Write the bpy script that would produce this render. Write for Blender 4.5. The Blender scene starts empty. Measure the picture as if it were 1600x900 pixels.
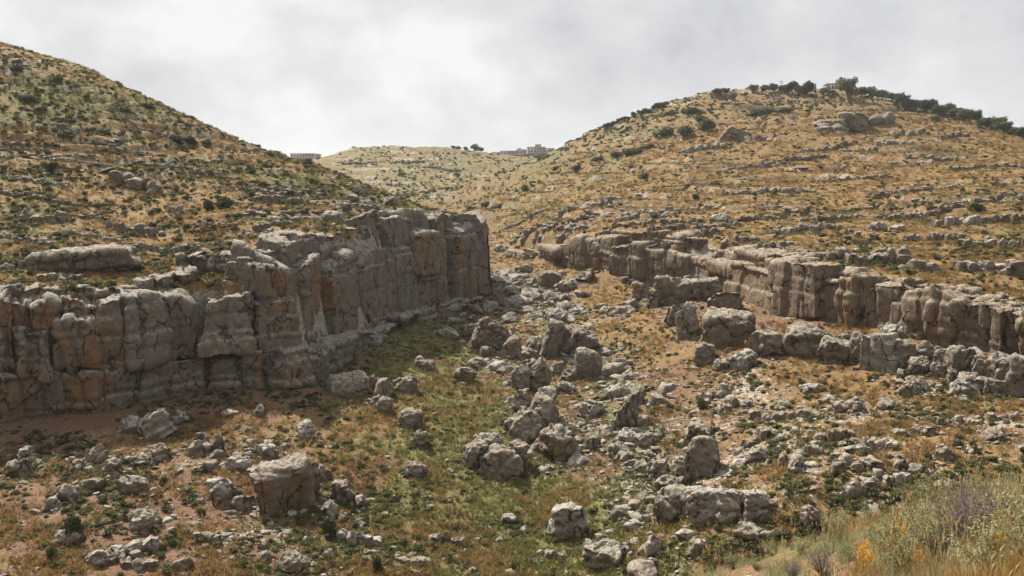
import bpy, math, random
import numpy as np
from mathutils import Vector, Matrix

SC = bpy.context.scene
COL = SC.collection
R = math.radians

# ------------------------------------------------------------------ camera
FPX, HORIZON = 1450.0, 270.0
PITCH = math.atan((450 - HORIZON) / FPX)
cam_d = bpy.data.cameras.new('camera')
cam_d.sensor_width = 36.0
cam_d.lens = 36.0 * FPX / 1600.0
cam_d.clip_start = 0.2
cam_d.clip_end = 6000.0
cam_d.dof.use_dof = True
cam_d.dof.focus_distance = 95.0
cam_d.dof.aperture_fstop = 4.0
cam = bpy.data.objects.new('camera', cam_d)
COL.objects.link(cam)
cam.location = (0, 0, 0)
cam.rotation_euler = (math.pi / 2 - PITCH, 0, 0)
SC.camera = cam

# ------------------------------------------------------------------ light
SUN_FROM = Vector((-5.5, 7.8, 10.2)).normalized()
sun_el = math.asin(SUN_FROM.z)
sun_d = bpy.data.lights.new('sun', 'SUN')
sun_d.energy = 5.0
sun_d.angle = R(0.6)
sun_d.color = (1.0, 0.92, 0.79)
sun = bpy.data.objects.new('sun', sun_d)
COL.objects.link(sun)
sun.rotation_euler = (-SUN_FROM).to_track_quat('-Z', 'Y').to_euler()

world = bpy.data.worlds.new('World')
SC.world = world
world.use_nodes = True


def build_world():
    nt = world.node_tree
    N, L = nt.nodes, nt.links
    N.clear()
    out = N.new('ShaderNodeOutputWorld')
    bg = N.new('ShaderNodeBackground')
    sky = N.new('ShaderNodeTexSky')
    sky.sky_type = 'NISHITA'
    sky.sun_disc = False
    sky.sun_elevation = sun_el
    sky.sun_rotation = math.atan2(SUN_FROM.x, SUN_FROM.y)
    sky.dust_density = 1.0
    scl = N.new('ShaderNodeMix'); scl.data_type = 'RGBA'; scl.blend_type = 'MULTIPLY'
    scl.inputs[0].default_value = 1.0
    scl.inputs[7].default_value = (0.1, 0.1, 0.1, 1)
    L.new(sky.outputs[0], scl.inputs[6])
    tc = N.new('ShaderNodeTexCoord')
    mp = N.new('ShaderNodeMapping')
    mp.inputs['Scale'].default_value = (1.0, 1.0, 1.45)
    mp.inputs['Location'].default_value = (5.5607, 4.1273, -1.2409)
    L.new(tc.outputs['Generated'], mp.inputs[0])

    def noise(scale, detail, rough, dist):
        n = N.new('ShaderNodeTexNoise')
        n.inputs['Scale'].default_value = scale
        n.inputs['Detail'].default_value = detail
        n.inputs['Roughness'].default_value = rough
        n.inputs['Distortion'].default_value = dist
        L.new(mp.outputs[0], n.inputs['Vector'])
        return n
    n1 = noise(2.3, 5, 0.6, 0.0)
    n2 = noise(7.5, 4, 0.55, 0.0)
    # cloud tone: large masses plus finer billows
    mixn = N.new('ShaderNodeMix'); mixn.data_type = 'FLOAT'
    mixn.inputs[0].default_value = 0.44
    L.new(n1.outputs['Fac'], mixn.inputs[2]); L.new(n2.outputs['Fac'], mixn.inputs[3])
    tone = N.new('ShaderNodeValToRGB')
    e = tone.color_ramp.elements
    e[0].position = 0.39; e[0].color = (0.41, 0.42, 0.445, 1)
    e[1].position = 0.63; e[1].color = (0.70, 0.70, 0.70, 1)
    m = e.new(0.46); m.color = (0.49, 0.50, 0.52, 1)
    m = e.new(0.54); m.color = (0.57, 0.578, 0.592, 1)
    L.new(mixn.outputs[0], tone.inputs[0])
    n3 = noise(2.3, 3, 0.55, 0.0)
    cov = N.new('ShaderNodeMapRange')
    cov.inputs['From Min'].default_value = 0.24
    cov.inputs['From Max'].default_value = 0.36
    cov.inputs['To Min'].default_value = 0.35
    L.new(n3.outputs['Fac'], cov.inputs[0])
    mx = N.new('ShaderNodeMix'); mx.data_type = 'RGBA'
    L.new(cov.outputs[0], mx.inputs[0])
    L.new(scl.outputs[2], mx.inputs[6]); L.new(tone.outputs[0], mx.inputs[7])
    L.new(mx.outputs[2], bg.inputs[0])
    bg.inputs[1].default_value = 0.70
    L.new(bg.outputs[0], out.inputs[0])


build_world()
SC.view_settings.view_transform = 'Standard'
SC.view_settings.look = 'None'
SC.view_settings.exposure = 0.9
SC.view_settings.gamma = 1.0
SC.view_settings.use_curve_mapping = False
SC.cycles.max_bounces = 3
SC.cycles.diffuse_bounces = 1
SC.cycles.glossy_bounces = 1
SC.cycles.volume_bounces = 0
SC.cycles.transmission_bounces = 2

# ------------------------------------------------------------------ projection helpers
cp, sp = math.cos(PITCH), math.sin(PITCH)


def ray(px, py):
    u, v = (px - 800.0) / FPX, (450.0 - py) / FPX
    return u / (cp + v * sp), (-sp + v * cp) / (cp + v * sp)   # X and Z per metre of depth


def P(px, py, d):
    a, b = ray(px, py)
    return (a * d, d, b * d)


def Pz(px, py, z):
    a, b = ray(px, py)
    d = z / b
    return (a * d, d, z)


def project(x, y, z):
    f = y * cp - z * sp
    return 800 + FPX * x / f, 450 - FPX * (y * sp + z * cp) / f


# ------------------------------------------------------------------ noise
_rng = np.random.RandomState(7)
_perm = np.concatenate([_rng.permutation(256)] * 3).astype(np.int64)
_grad = _rng.normal(size=(256, 3)); _grad /= np.linalg.norm(_grad, axis=1)[:, None]


def pnoise(x, y, z):
    x = np.asarray(x, float); y = np.asarray(y, float); z = np.asarray(z, float)
    x, y, z = np.broadcast_arrays(x, y, z)
    xi, yi, zi = np.floor(x).astype(np.int64), np.floor(y).astype(np.int64), np.floor(z).astype(np.int64)
    xf, yf, zf = x - xi, y - yi, z - zi
    u, v, w = [t * t * t * (t * (t * 6 - 15) + 10) for t in (xf, yf, zf)]
    res = 0
    for dx in (0, 1):
        px = _perm[(xi + dx) & 255]
        wx = u if dx else 1 - u
        for dy in (0, 1):
            py = _perm[px + ((yi + dy) & 255)]
            wy = wx * (v if dy else 1 - v)
            for dz in (0, 1):
                g = _grad[_perm[py + ((zi + dz) & 255)]]
                ww = wy * (w if dz else 1 - w)
                res = res + ww * (g[..., 0] * (xf - dx) + g[..., 1] * (yf - dy) + g[..., 2] * (zf - dz))
    return res * 1.5


def fbm(x, y, z, octv=4, gain=0.5):
    s, a = 0, 1.0
    for o in range(octv):
        k = 2.03 ** o
        s = s + a * pnoise(x * k + 13.7 * o, y * k - 7.1 * o, z * k + 3.3 * o)
        a *= gain
    return s


def ridged(x, y, z, octv=3):
    s, a = 0, 1.0
    for o in range(octv):
        k = 2.1 ** o
        s = s + a * (1 - 2 * np.abs(pnoise(x * k + 5.7 * o, y * k + 9.1 * o, z * k)))
        a *= 0.5
    return s


def sstep(a, b, x):
    t = np.clip((x - a) / (b - a), 0, 1)
    return t * t * (3 - 2 * t)


# ------------------------------------------------------------------ terrain as a function
class RBF:
    def __init__(self, pts, c):
        p = np.array(pts, float)
        self.xy, self.c = p[:, :2], c
        n = len(p)
        d = np.linalg.norm(self.xy[:, None] - self.xy[None], axis=2)
        A = np.zeros((n + 3, n + 3))
        A[:n, :n] = np.sqrt(d * d + c * c)
        A[:n, :n] += np.eye(n) * -0.3
        Q = np.c_[np.ones(n), self.xy]
        A[:n, n:] = Q; A[n:, :n] = Q.T
        self.w = np.linalg.solve(A, np.r_[p[:, 2], 0, 0, 0])

    def __call__(self, x, y):
        n = len(self.xy)
        s = self.w[n] + self.w[n + 1] * x + self.w[n + 2] * y
        for i in range(n):
            s = s + self.w[i] * np.sqrt((x - self.xy[i, 0]) ** 2 + (y - self.xy[i, 1]) ** 2 + self.c ** 2)
        return s


# foot of the two cliffs: (px, py, z)
LBASE = [(-330, 690, -19.6), (-150, 680, -19.3), (0, 665, -19.0), (160, 645, -18.8), (330, 612, -18.6), (440, 606, -18.4),
         (500, 590, -18.3), (560, 555, -18.0), (650, 500, -17.5), (720, 478, -17.2), (770, 458, -17.0)]
RBASE = [(1900, 610, -14.2), (1750, 585, -14.0), (1600, 562, -14.0), (1500, 545, -14.0), (1430, 532, -14.0), (1270, 500, -14.0), (1180, 480, -14.2),
         (1100, 455, -14.5), (950, 430, -14.8), (870, 415, -15.0), (800, 400, -15.5)]
LB = [Pz(*t) for t in LBASE]
RB = [Pz(*t) for t in RBASE]

VAL = RBF([Pz(px, py, z) for px, py, z in LBASE] + [Pz(px, py, z) for px, py, z in RBASE] + [
    Pz(*t) for t in [
        (700, 700, -21.3), (400, 760, -20.5), (0, 800, -20.4), (0, 900, -21.2), (500, 900, -22.5), (900, 880, -23.2),
        (1000, 800, -22), (1050, 650, -19.5), (1200, 700, -18), (1400, 650, -16.4), (1600, 650, -15.3), (1300, 780, -17.2),
        (1100, 850, -20.3), (1600, 618, -15.2), (1400, 592, -15.8), (1250, 566, -16), (1100, 560, -17), (1000, 520, -16.8),
        (1060, 470, -15.2), (950, 470, -16.8), (950, 578, -20.0), (870, 520, -18.4), (850, 440, -16.4), (800, 480, -17.9),
        (900, 620, -20.6), (770, 425, -16.4), (640, 600, -19.4), (250, 690, -19.6)]] + [
    P(780, 385, 190), P(755, 335, 262), (-100, 100, -14), (-100, 200, -12), (-160, 320, -10), (-40, 45, -22), (0, 42, -24), (15, 40, -22.5),
    (40, 40, -15.5), (70, 45, -13), (30, 30, -16), (0, 25, -19), (-40, 20, -18), (-100, 40, -20), (0, -30, -3), (40, -20, -2), (-40, -20, -6)], 6.0)

UPL = RBF([P(*t) for t in [
    (-300, 470, 62), (-150, 462, 66), (0, 452, 74), (150, 445, 77), (300, 428, 84), (400, 395, 90), (470, 368, 94), (540, 352, 102),
    (610, 342, 112), (680, 333, 124), (735, 341, 134),
    (0, 400, 84), (150, 400, 87), (0, 300, 107), (0, 200, 132), (0, 100, 157), (-200, 300, 105), (-200, 100, 150), (-200, 20, 175),
    (300, 395, 94), (300, 300, 120), (300, 240, 143), (450, 330, 112), (500, 300, 128), (600, 325, 126), (150, 250, 126),
    (150, 160, 150), (660, 326, 135)]] + [
    P(0, 71, 172), P(130, 108, 171), P(300, 189, 166), P(420, 236, 160), P(500, 262, 155), P(580, 295, 148), P(650, 324, 142),
    P(-200, -15, 185), P(0, 90, 205), P(300, 210, 195), P(500, 283, 180), P(640, 345, 165), P(740, 372, 150), P(0, 150, 260), P(300, 260, 250)], 8.0)

UPR = RBF([P(*t) for t in [
    (1900, 515, 64), (1750, 500, 67), (1600, 480, 71.5), (1500, 466, 77), (1430, 450, 80), (1330, 425, 86), (1270, 412, 91), (1180, 398, 102), (1100, 385, 114),
    (1020, 372, 124), (950, 364, 135), (900, 368, 143), (850, 382, 155), (810, 388, 170), (780, 376, 195),
    (1600, 400, 92), (1600, 350, 110), (1600, 300, 135), (1600, 250, 190), (1800, 400, 92), (1800, 300, 140), (2000, 420, 85),
    (1450, 400, 98), (1450, 300, 145), (1450, 240, 205), (1300, 372, 110), (1300, 340, 130), (1300, 300, 160), (1300, 250, 208), (1300, 213, 240), (1340, 203, 258), (1340, 186, 264),
    (1300, 165, 345), (1150, 300, 165), (1150, 230, 240), (1150, 180, 330), (1000, 340, 152), (1000, 300, 190),
    (1000, 250, 250), (1000, 212, 312), (850, 350, 170), (850, 300, 232), (850, 265, 290), (760, 330, 262), (790, 300, 300)]] + [
    P(1600, 214, 300), P(1520, 192, 330), P(1450, 170, 380), P(1300, 142, 420), P(1200, 140, 420), P(1100, 147, 390), P(1030, 166, 375), P(950, 197, 355),
    P(870, 240, 335), P(820, 265, 325), P(1800, 260, 300), P(2200, 300, 280),
    P(1300, 165, 520), P(1100, 175, 480), P(950, 215, 430), P(1600, 235, 400), P(1450, 200, 470), P(860, 262, 400),
    P(650, 312, 320), P(750, 295, 390), P(560, 290, 420), P(650, 275, 440), P(480, 290, 420), P(850, 275, 460), P(700, 255, 490),
    P(500, 250, 560), P(540, 236, 555), P(600, 229, 550), P(680, 231, 550), P(760, 239, 560), P(860, 252, 570), P(420, 262, 560), P(250, 265, 560),
    P(600, 248, 680), P(750, 252, 680), P(470, 250, 850), P(840, 247, 800), P(700, 252, 900), P(200, 262, 800), P(1200, 245, 800),
    P(800, 262, 1500), P(0, 262, 1500), P(1600, 262, 1500), P(-800, 265, 900), P(3000, 268, 900), P(800, 268, 2600), P(-1500, 268, 2600), P(3000, 268, 2600)], 9.0)


def seg_dist(poly, x, y):
    d = np.full(np.shape(x), 1e9)
    for (ax, ay), (bx, by) in zip(poly[:-1], poly[1:]):
        ex, ey = bx - ax, by - ay
        t = np.clip(((x - ax) * ex + (y - ay) * ey) / (ex * ex + ey * ey), 0, 1)
        d = np.minimum(d, np.hypot(x - ax - t * ex, y - ay - t * ey))
    return d


def inside(poly, x, y):
    c = np.zeros(np.shape(x), bool)
    n = len(poly)
    for i in range(n):
        (ax, ay), (bx, by) = poly[i], poly[(i + 1) % n]
        if ay == by:
            continue
        c ^= ((ay > y) != (by > y)) & (x < (bx - ax) * (y - ay) / (by - ay) + ax)
    return c


LLINE = [(p[0], p[1]) for p in LB] + [(-5, 150), (-20, 172), (-48, 205), (-95, 245), (-300, 300)]
LPOLY = LLINE + [(-900, 300), (-900, LB[0][1] - 12)]
RLINE = [(p[0], p[1]) for p in RB] + [(-5, 195), (-10, 262), (-30, 300), (-300, 315)]
RPOLY = RLINE + [(-6000, 320), (-6000, 9000), (9000, 9000), (9000, 30)]


def H(x, y, info=False):
    x = np.asarray(x, float); y = np.asarray(y, float)
    wob = 0.6 * pnoise(x * .3, y * .3, 1.5)
    dl = seg_dist(LLINE, x, y) * np.where(inside(LPOLY, x, y), 1, -1)
    dr = seg_dist(RLINE, x, y) * np.where(inside(RPOLY, x, y), 1, -1)
    wl = sstep(1.0, 3.6, dl + wob)
    wr = sstep(0.8, 3.2, dr + wob)
    big = np.clip(y / 300, 0.0, 3.0)
    shp = x.shape
    x, y = np.atleast_1d(x), np.atleast_1d(y)
    wl, wr, dl, dr = [np.atleast_1d(t) for t in (wl, wr, dl, dr)]
    big = np.atleast_1d(big)

    def part(fn, m):
        r = np.zeros(x.shape)
        if m.any():
            r[m] = fn(x[m], y[m])
        return r
    v0 = part(VAL, (wl < 1) & (wr < 1))
    f = v0
    # bank on which the photographer stands
    ye = 20.5 - 1.05 * np.clip(x - 4, -6, 9)
    bank = -1.85 + .385 * np.clip(x, -10, 14) - .445 * y - .10 * np.maximum(0, y - ye) ** 2
    bank = bank + 0.12 * fbm(x * .7, y * .7, 4.0, 3)
    kk = 0.8
    near = y < 60
    f = np.where(near, np.maximum(f, bank) + kk * np.exp(-np.abs(f - bank) / kk) * .35, f)
    f = f + np.where(y > 30, 0.5, 0.1) * fbm(x * .09, y * .09, 2.0, 3) + 0.16 * fbm(x * .5, y * .5, 7.0, 3)
    hl = part(UPL, (wl > 0) & (wr < 1))
    hr = part(UPR, wr > 0)
    rough = 0.55 * fbm(x * .06, y * .06, 9.0, 3) + 0.18 * fbm(x * .4, y * .4, 5.0, 3)
    hl = hl + rough
    hr = hr + rough * (1 + big)
    # stepped limestone beds along the contours
    lo = pnoise(x * .035, y * .035, 20.) * 1.6 + pnoise(x * .15, y * .15, 21.) * .5
    step = 1.5 + 1.6 * sstep(120, 330, y)
    riser = np.zeros_like(x)

    def terr(h, amp):
        k = (h + lo) / step
        fl = np.floor(k); fr = k - fl
        s = sstep(.36, .64, fr)
        return h + amp * step * (s - fr), 1 - np.abs(fr - .5) / .16
    patch = sstep(-.25, .3, pnoise(x * .03, y * .05, 30.) + .35 * pnoise(x * .11, y * .2, 31.))
    far = 1 - .55 * sstep(300, 460, y)
    hl2, rl = terr(hl, .62 * patch)
    hr2, rr = terr(hr, .68 * patch * far)
    z = f * (1 - wl) + hl2 * wl
    z = z * (1 - wr) + hr2 * wr
    if not info:
        return z.reshape(shp)
    riser = np.clip(np.where(wl > .5, rl, np.where(wr > .5, rr, 0)), 0, 1) * patch
    edge = np.maximum(wl * (1 - wl) * np.clip(np.abs(hl - f) / 5, 0, 1), wr * (1 - wr) * np.clip(np.abs(hr - f) / 5, 0, 1)) * 4
    bankm = np.where(near, sstep(-1.5, .3, bank - v0), 0)
    z = z.reshape(shp)
    return z, dict(wl=wl, wr=wr, dl=dl, dr=dr, riser=riser, edge=edge, bank=bankm)


GRID = {}


def GH(x, y):
    """height and region fields read off the built ground sheet"""
    xs, ys = GRID['xs'], GRID['ys']
    x = np.asarray(x, float); y = np.asarray(y, float)
    i = np.clip(np.searchsorted(xs, x) - 1, 0, len(xs) - 2)
    j = np.clip(np.searchsorted(ys, y) - 1, 0, len(ys) - 2)
    u = np.clip((x - xs[i]) / (xs[i + 1] - xs[i]), 0, 1); v = np.clip((y - ys[j]) / (ys[j + 1] - ys[j]), 0, 1)

    def bl(a):
        return (a[j, i] * (1 - u) + a[j, i + 1] * u) * (1 - v) + (a[j + 1, i] * (1 - u) + a[j + 1, i + 1] * u) * v
    return bl(GRID['z']), {k: bl(a) for k, a in GRID['inf'].items()}


def GZ(x, y):
    inf, GRID['inf'] = GRID['inf'], {}
    z = GH(x, y)[0]
    GRID['inf'] = inf
    return z


def ground_at(px, py, dmin=4.0, dmax=900.0):
    a, b = ray(px, py)
    d = dmin * (dmax / dmin) ** np.linspace(0, 1, 1500)
    hit = np.nonzero(b * d < GZ(a * d, d))[0]
    if not len(hit):
        return None
    i = max(hit[0], 1)
    t = np.linspace(d[i - 1], d[i], 40)
    below = np.nonzero(b * t < GZ(a * t, t))[0]
    d0 = t[below[0]] if len(below) else d[i]
    return (a * d0, d0, float(GZ(np.array([a * d0]), np.array([d0]))[0]))


# ------------------------------------------------------------------ materials
def new_mat(name):
    m = bpy.data.materials.new(name)
    m.use_nodes = True
    nt = m.node_tree
    nt.nodes.clear()
    out = nt.nodes.new('ShaderNodeOutputMaterial')
    b = nt.nodes.new('ShaderNodeBsdfPrincipled')
    b.inputs['Specular IOR Level'].default_value = 0.15
    b.inputs['Roughness'].default_value = 0.9
    nt.links.new(b.outputs[0], out.inputs[0])
    return m, nt, b


class NB:
    """small node builder"""
    def __init__(self, nt):
        self.nt = nt
        self.N, self.L = nt.nodes, nt.links
        g = self.N.new('ShaderNodeNewGeometry')
        self.pos, self.nrm = g.outputs['Position'], g.outputs['Normal']

    def sep(self, v):
        n = self.N.new('ShaderNodeSeparateXYZ'); self.L.new(v, n.inputs[0]); return n.outputs

    def mapping(self, scale, v=None, loc=(0, 0, 0)):
        n = self.N.new('ShaderNodeMapping')
        n.inputs['Scale'].default_value = scale
        n.inputs['Location'].default_value = loc
        self.L.new(v or self.pos, n.inputs[0]); return n.outputs[0]

    def noise(self, scale, detail=4, rough=.55, v=None, dist=0):
        n = self.N.new('ShaderNodeTexNoise')
        n.inputs['Scale'].default_value = scale
        n.inputs['Detail'].default_value = detail
        n.inputs['Roughness'].default_value = rough
        n.inputs['Distortion'].default_value = dist
        self.L.new(v or self.pos, n.inputs['Vector']); return n.outputs['Fac']

    def voro(self, scale, feature='F1', v=None):
        n = self.N.new('ShaderNodeTexVoronoi')
        n.feature = feature
        n.inputs['Scale'].default_value = scale
        self.L.new(v or self.pos, n.inputs['Vector']); return n.outputs['Distance']

    def rng(self, x, a, b, lo=0, hi=1):
        n = self.N.new('ShaderNodeMapRange')
        n.inputs[1].default_value = a; n.inputs[2].default_value = b
        n.inputs[3].default_value = lo; n.inputs[4].default_value = hi
        n.interpolation_type = 'SMOOTHSTEP'
        self.L.new(x, n.inputs[0]); return n.outputs[0]

    def math(self, op, a, b=None):
        n = self.N.new('ShaderNodeMath'); n.operation = op
        for i, t in enumerate((a, b)):
            if t is None:
                continue
            if isinstance(t, (int, float)):
                n.inputs[i].default_value = t
            else:
                self.L.new(t, n.inputs[i])
        return n.outputs[0]

    def mix(self, f, a, b, mode='MIX'):
        n = self.N.new('ShaderNodeMix'); n.data_type = 'RGBA'; n.blend_type = mode
        for i, t in ((0, f), (6, a), (7, b)):
            if isinstance(t, (int, float)):
                n.inputs[i].default_value = t
            elif isinstance(t, tuple):
                n.inputs[i].default_value = (*t, 1)
            else:
                self.L.new(t, n.inputs[i])
        return n.outputs[2]

    def bump(self, h, strength, dist, prev=None):
        n = self.N.new('ShaderNodeBump')
        n.inputs['Strength'].default_value = strength
        n.inputs['Distance'].default_value = dist
        self.L.new(h, n.inputs['Height'])
        if prev is not None:
            self.L.new(prev, n.inputs['Normal'])
        return n.outputs[0]

    def attr(self, name):
        n = self.N.new('ShaderNodeAttribute'); n.attribute_name = name; return n


def rock_material(name, grey, pale, ochre, stain, streaks=True):
    m, nt, b = new_mat(name)
    k = NB(nt)
    nz = k.sep(k.nrm)[2]
    v = k.mapping((1, 1, .35))
    big = k.noise(.22, 4, .6, v, .6)
    mid = k.noise(1.3, 3, .65)
    fine = k.noise(7.0, 2, .7)
    # grey limestone, ochre where fresh faces show
    col = k.mix(k.rng(mid, .35, .65), tuple(c * .72 for c in grey), grey)
    steep = k.rng(nz, .45, .05)
    och = k.math('MULTIPLY', k.rng(big, .48, .62), k.math('MULTIPLY', steep, stain))
    col = k.mix(och, col, k.mix(k.rng(mid, .3, .7), tuple(c * .62 for c in ochre), ochre))
    if streaks:
        vs = k.mapping((1.6, 1.6, .09))
        st = k.rng(k.noise(1.0, 3, .6, vs, .3), .56, .7)
        col = k.mix(k.math('MULTIPLY', k.math('MULTIPLY', st, steep), .62), col, (.075, .068, .06))
    # lichen crust pale on weathered tops, dark spots
    lich = k.math('MULTIPLY', k.rng(nz, .15, .8), k.rng(k.noise(2.6, 3, .7), .36, .58))
    col = k.mix(k.math('MULTIPLY', lich, .8), col, pale)
    spots = k.rng(k.noise(4.2, 4, .8), .55, .66)
    col = k.mix(k.math('MULTIPLY', spots, .72), col, (.055, .048, .040))
    col = k.mix(k.rng(fine, .25, .7, .45, 0), col, (.06, .052, .043))
    # solution pits and joints, dark with soil and lichen
    pits = k.voro(3.4)
    warp = k.N.new('ShaderNodeTexNoise'); warp.inputs['Scale'].default_value = .9; warp.inputs['Detail'].default_value = 2
    k.L.new(k.pos, warp.inputs['Vector'])
    wv = k.N.new('ShaderNodeVectorMath'); wv.operation = 'MULTIPLY_ADD'
    wv.inputs[1].default_value = (1.5, 1.5, 1.5)
    k.L.new(warp.outputs['Color'], wv.inputs[0]); k.L.new(k.pos, wv.inputs[2])
    crack = k.voro(.55, 'DISTANCE_TO_EDGE', k.mapping((1, 1, .5), wv.outputs[0]))
    cr = k.math('MULTIPLY', k.rng(crack, .045, .008), k.rng(k.noise(.9, 2), .42, .55))
    col = k.mix(k.math('MULTIPLY', cr, .85), col, (.03, .026, .022))
    col = k.mix(k.math('MULTIPLY', k.rng(pits, .17, .06), k.rng(mid, .45, .6)), col, (.05, .043, .036))
    hgt = k.math('ADD', k.math('MULTIPLY', fine, .6), k.math('ADD', k.math('MULTIPLY', mid, .7), k.math('MULTIPLY', k.rng(pits, .0, .3), .3)))
    hgt = k.math('SUBTRACT', hgt, k.math('MULTIPLY', cr, .6))
    nb = k.bump(hgt, .8, .15)
    nt.links.new(nb, b.inputs['Normal'])
    nt.links.new(col, b.inputs['Base Color'])
    return m


M = {}
M['cliff'] = rock_material('limestone_cliff', (.205, .180, .150), (.36, .33, .285), (.27, .165, .09), 1.0)
M['cliff_right'] = rock_material('limestone_cliff_brown', (.225, .172, .124), (.39, .335, .265), (.25, .15, .08), .9)
M['boulder'] = rock_material('limestone_boulder', (.215, .178, .138), (.38, .34, .285), (.25, .155, .085), .8, False)
M['pale'] = rock_material('limestone_pale', (.29, .262, .225), (.47, .435, .385), (.33, .23, .15), .4, False)


def ground_material():
    m, nt, b = new_mat('hillside_ground')
    k = NB(nt)
    a = k.attr('mask')
    sr = k.N.new('ShaderNodeSeparateColor'); k.L.new(a.outputs['Color'], sr.inputs[0])
    green, rock, soil = sr.outputs
    n_big = k.noise(.12, 3, .6)
    n_mid = k.noise(.8, 4, .65)
    n_fine = k.noise(4.5, 3, .7)
    n_vf = k.noise(16, 1, .7)
    straw = k.mix(k.rng(n_mid, .35, .65), (.185, .112, .040), (.29, .19, .073))
    straw = k.mix(k.rng(n_fine, .42, .62), k.mix(.6, straw, (.13, .085, .045)), straw)
    earth = k.mix(k.rng(n_fine, .35, .65), (.11, .06, .036), (.205, .123, .078))
    sm = k.rng(k.math('ADD', soil, k.math('MULTIPLY', k.math('SUBTRACT', n_mid, .5), 1.6)), .42, .62)
    col = k.mix(sm, straw, earth)
    grn = k.mix(k.rng(n_fine, .35, .65), (.075, .078, .026), (.20, .180, .066))
    gm = k.rng(k.math('ADD', green, k.math('MULTIPLY', k.math('SUBTRACT', k.noise(.45, 4, .7), .5), 1.5)), .36, .66)
    col = k.mix(gm, col, grn)
    rk = k.mix(k.rng(n_fine, .35, .65), (.20, .175, .15), (.42, .385, .335))
    rm = k.rng(k.math('ADD', rock, k.math('MULTIPLY', k.math('SUBTRACT', k.noise(1.7, 4, .75), .5), 1.7)), .48, .6)
    col = k.mix(rm, col, rk)
    # pebbles
    pb = k.rng(k.voro(5.5), .16, .10)
    pm = k.math('MULTIPLY', pb, k.rng(k.noise(.9, 1), .5, .6))
    col = k.mix(pm, col, (.42, .39, .345))
    col = k.mix(k.rng(n_vf, .35, .6, .35, 0), col, (.06, .045, .03))
    h = k.math('ADD', n_fine, k.math('MULTIPLY', k.noise(1.2, 1), 1.2))
    nt.links.new(k.bump(h, .7, .14), b.inputs['Normal'])
    nt.links.new(col, b.inputs['Base Color'])
    return m


M['ground'] = ground_material()


def leaf_material(name, c0, c1, trans=.25):
    m, nt, b = new_mat(name)
    k = NB(nt)
    oi = k.N.new('ShaderNodeObjectInfo')
    f = k.math('ADD', k.math('MULTIPLY', oi.outputs['Random'], .55), k.math('MULTIPLY', k.noise(6.0, 3), .5))
    col = k.mix(k.rng(f, .15, .85), c0, c1)
    nt.links.new(col, b.inputs['Base Color'])
    b.inputs['Roughness'].default_value = .75
    tr = k.N.new('ShaderNodeBsdfTranslucent')
    nt.links.new(col, tr.inputs[0])
    mx = k.N.new('ShaderNodeMixShader'); mx.inputs[0].default_value = trans
    nt.links.new(b.outputs[0], mx.inputs[1]); nt.links.new(tr.outputs[0], mx.inputs[2])
    out = [n for n in k.N if n.type == 'OUTPUT_MATERIAL'][0]
    nt.links.new(mx.outputs[0], out.inputs[0])
    return m


M['scrub'] = leaf_material('scrub_leaf', (.040, .046, .020), (.125, .125, .050))
M['shrub'] = leaf_material('shrub_leaf', (.036, .046, .020), (.090, .10, .042))
M['tree'] = leaf_material('tree_leaf', (.05, .062, .034), (.125, .14, .07))
M['fresh'] = leaf_material('fresh_leaf', (.10, .15, .03), (.20, .26, .06))
M['weed'] = leaf_material('weed_leaf', (.17, .185, .085), (.40, .39, .21), .45)
M['dry'] = leaf_material('dry_grass', (.195, .115, .045), (.345, .23, .10), .35)
M['rust'] = leaf_material('rust_grass', (.30, .17, .06), (.48, .32, .13), .35)
M['straw'] = leaf_material('straw', (.44, .34, .18), (.64, .53, .33), .45)
M['green'] = leaf_material('green_grass', (.085, .09, .027), (.225, .21, .072), .35)
M['flower'] = leaf_material('yellow_flower', (.55, .26, .015), (.68, .36, .03), .3)
M['twig'] = leaf_material('grey_twig', (.15, .125, .12), (.26, .225, .22), .0)
M['bark'] = leaf_material('bark', (.09, .07, .05), (.16, .12, .09), .0)


# ------------------------------------------------------------------ object helpers
def mesh_from(name, v, f, mat, smooth=True):
    me = bpy.data.meshes.new(name)
    v = np.ascontiguousarray(v, np.float32)
    f = np.ascontiguousarray(f, np.int32)
    nf, k = f.shape
    me.vertices.add(len(v)); me.vertices.foreach_set('co', v.ravel())
    me.loops.add(nf * k); me.loops.foreach_set('vertex_index', f.ravel())
    me.polygons.add(nf)
    me.polygons.foreach_set('loop_start', np.arange(nf, dtype=np.int32) * k)
    me.polygons.foreach_set('loop_total', np.full(nf, k, np.int32))
    if smooth:
        me.polygons.foreach_set('use_smooth', np.ones(nf, bool))
    me.update(calc_edges=True)
    if mat is not None:
        me.materials.append(mat)
    return me


def link(name, me, parent=None, loc=(0, 0, 0), rot=(0, 0, 0), scale=(1, 1, 1)):
    o = bpy.data.objects.new(name, me)
    COL.objects.link(o)
    o.location, o.rotation_euler, o.scale = loc, rot, scale
    if parent is not None:
        o.parent = parent
    return o


def tag(o, label=None, cat=None, group=None, kind=None):
    if label: o['label'] = label
    if cat: o['category'] = cat
    if group: o['group'] = group
    if kind: o['kind'] = kind
    return o


# ------------------------------------------------------------------ ground sheet
def axis(spec):
    out = [spec[0][0]]
    for (a, b, d0, d1) in spec:
        t = a
        while t < b - 1e-6:
            f = (t - a) / (b - a)
            t = min(b, t + d0 + (d1 - d0) * f)
            out.append(t)
    return np.array(out)


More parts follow.
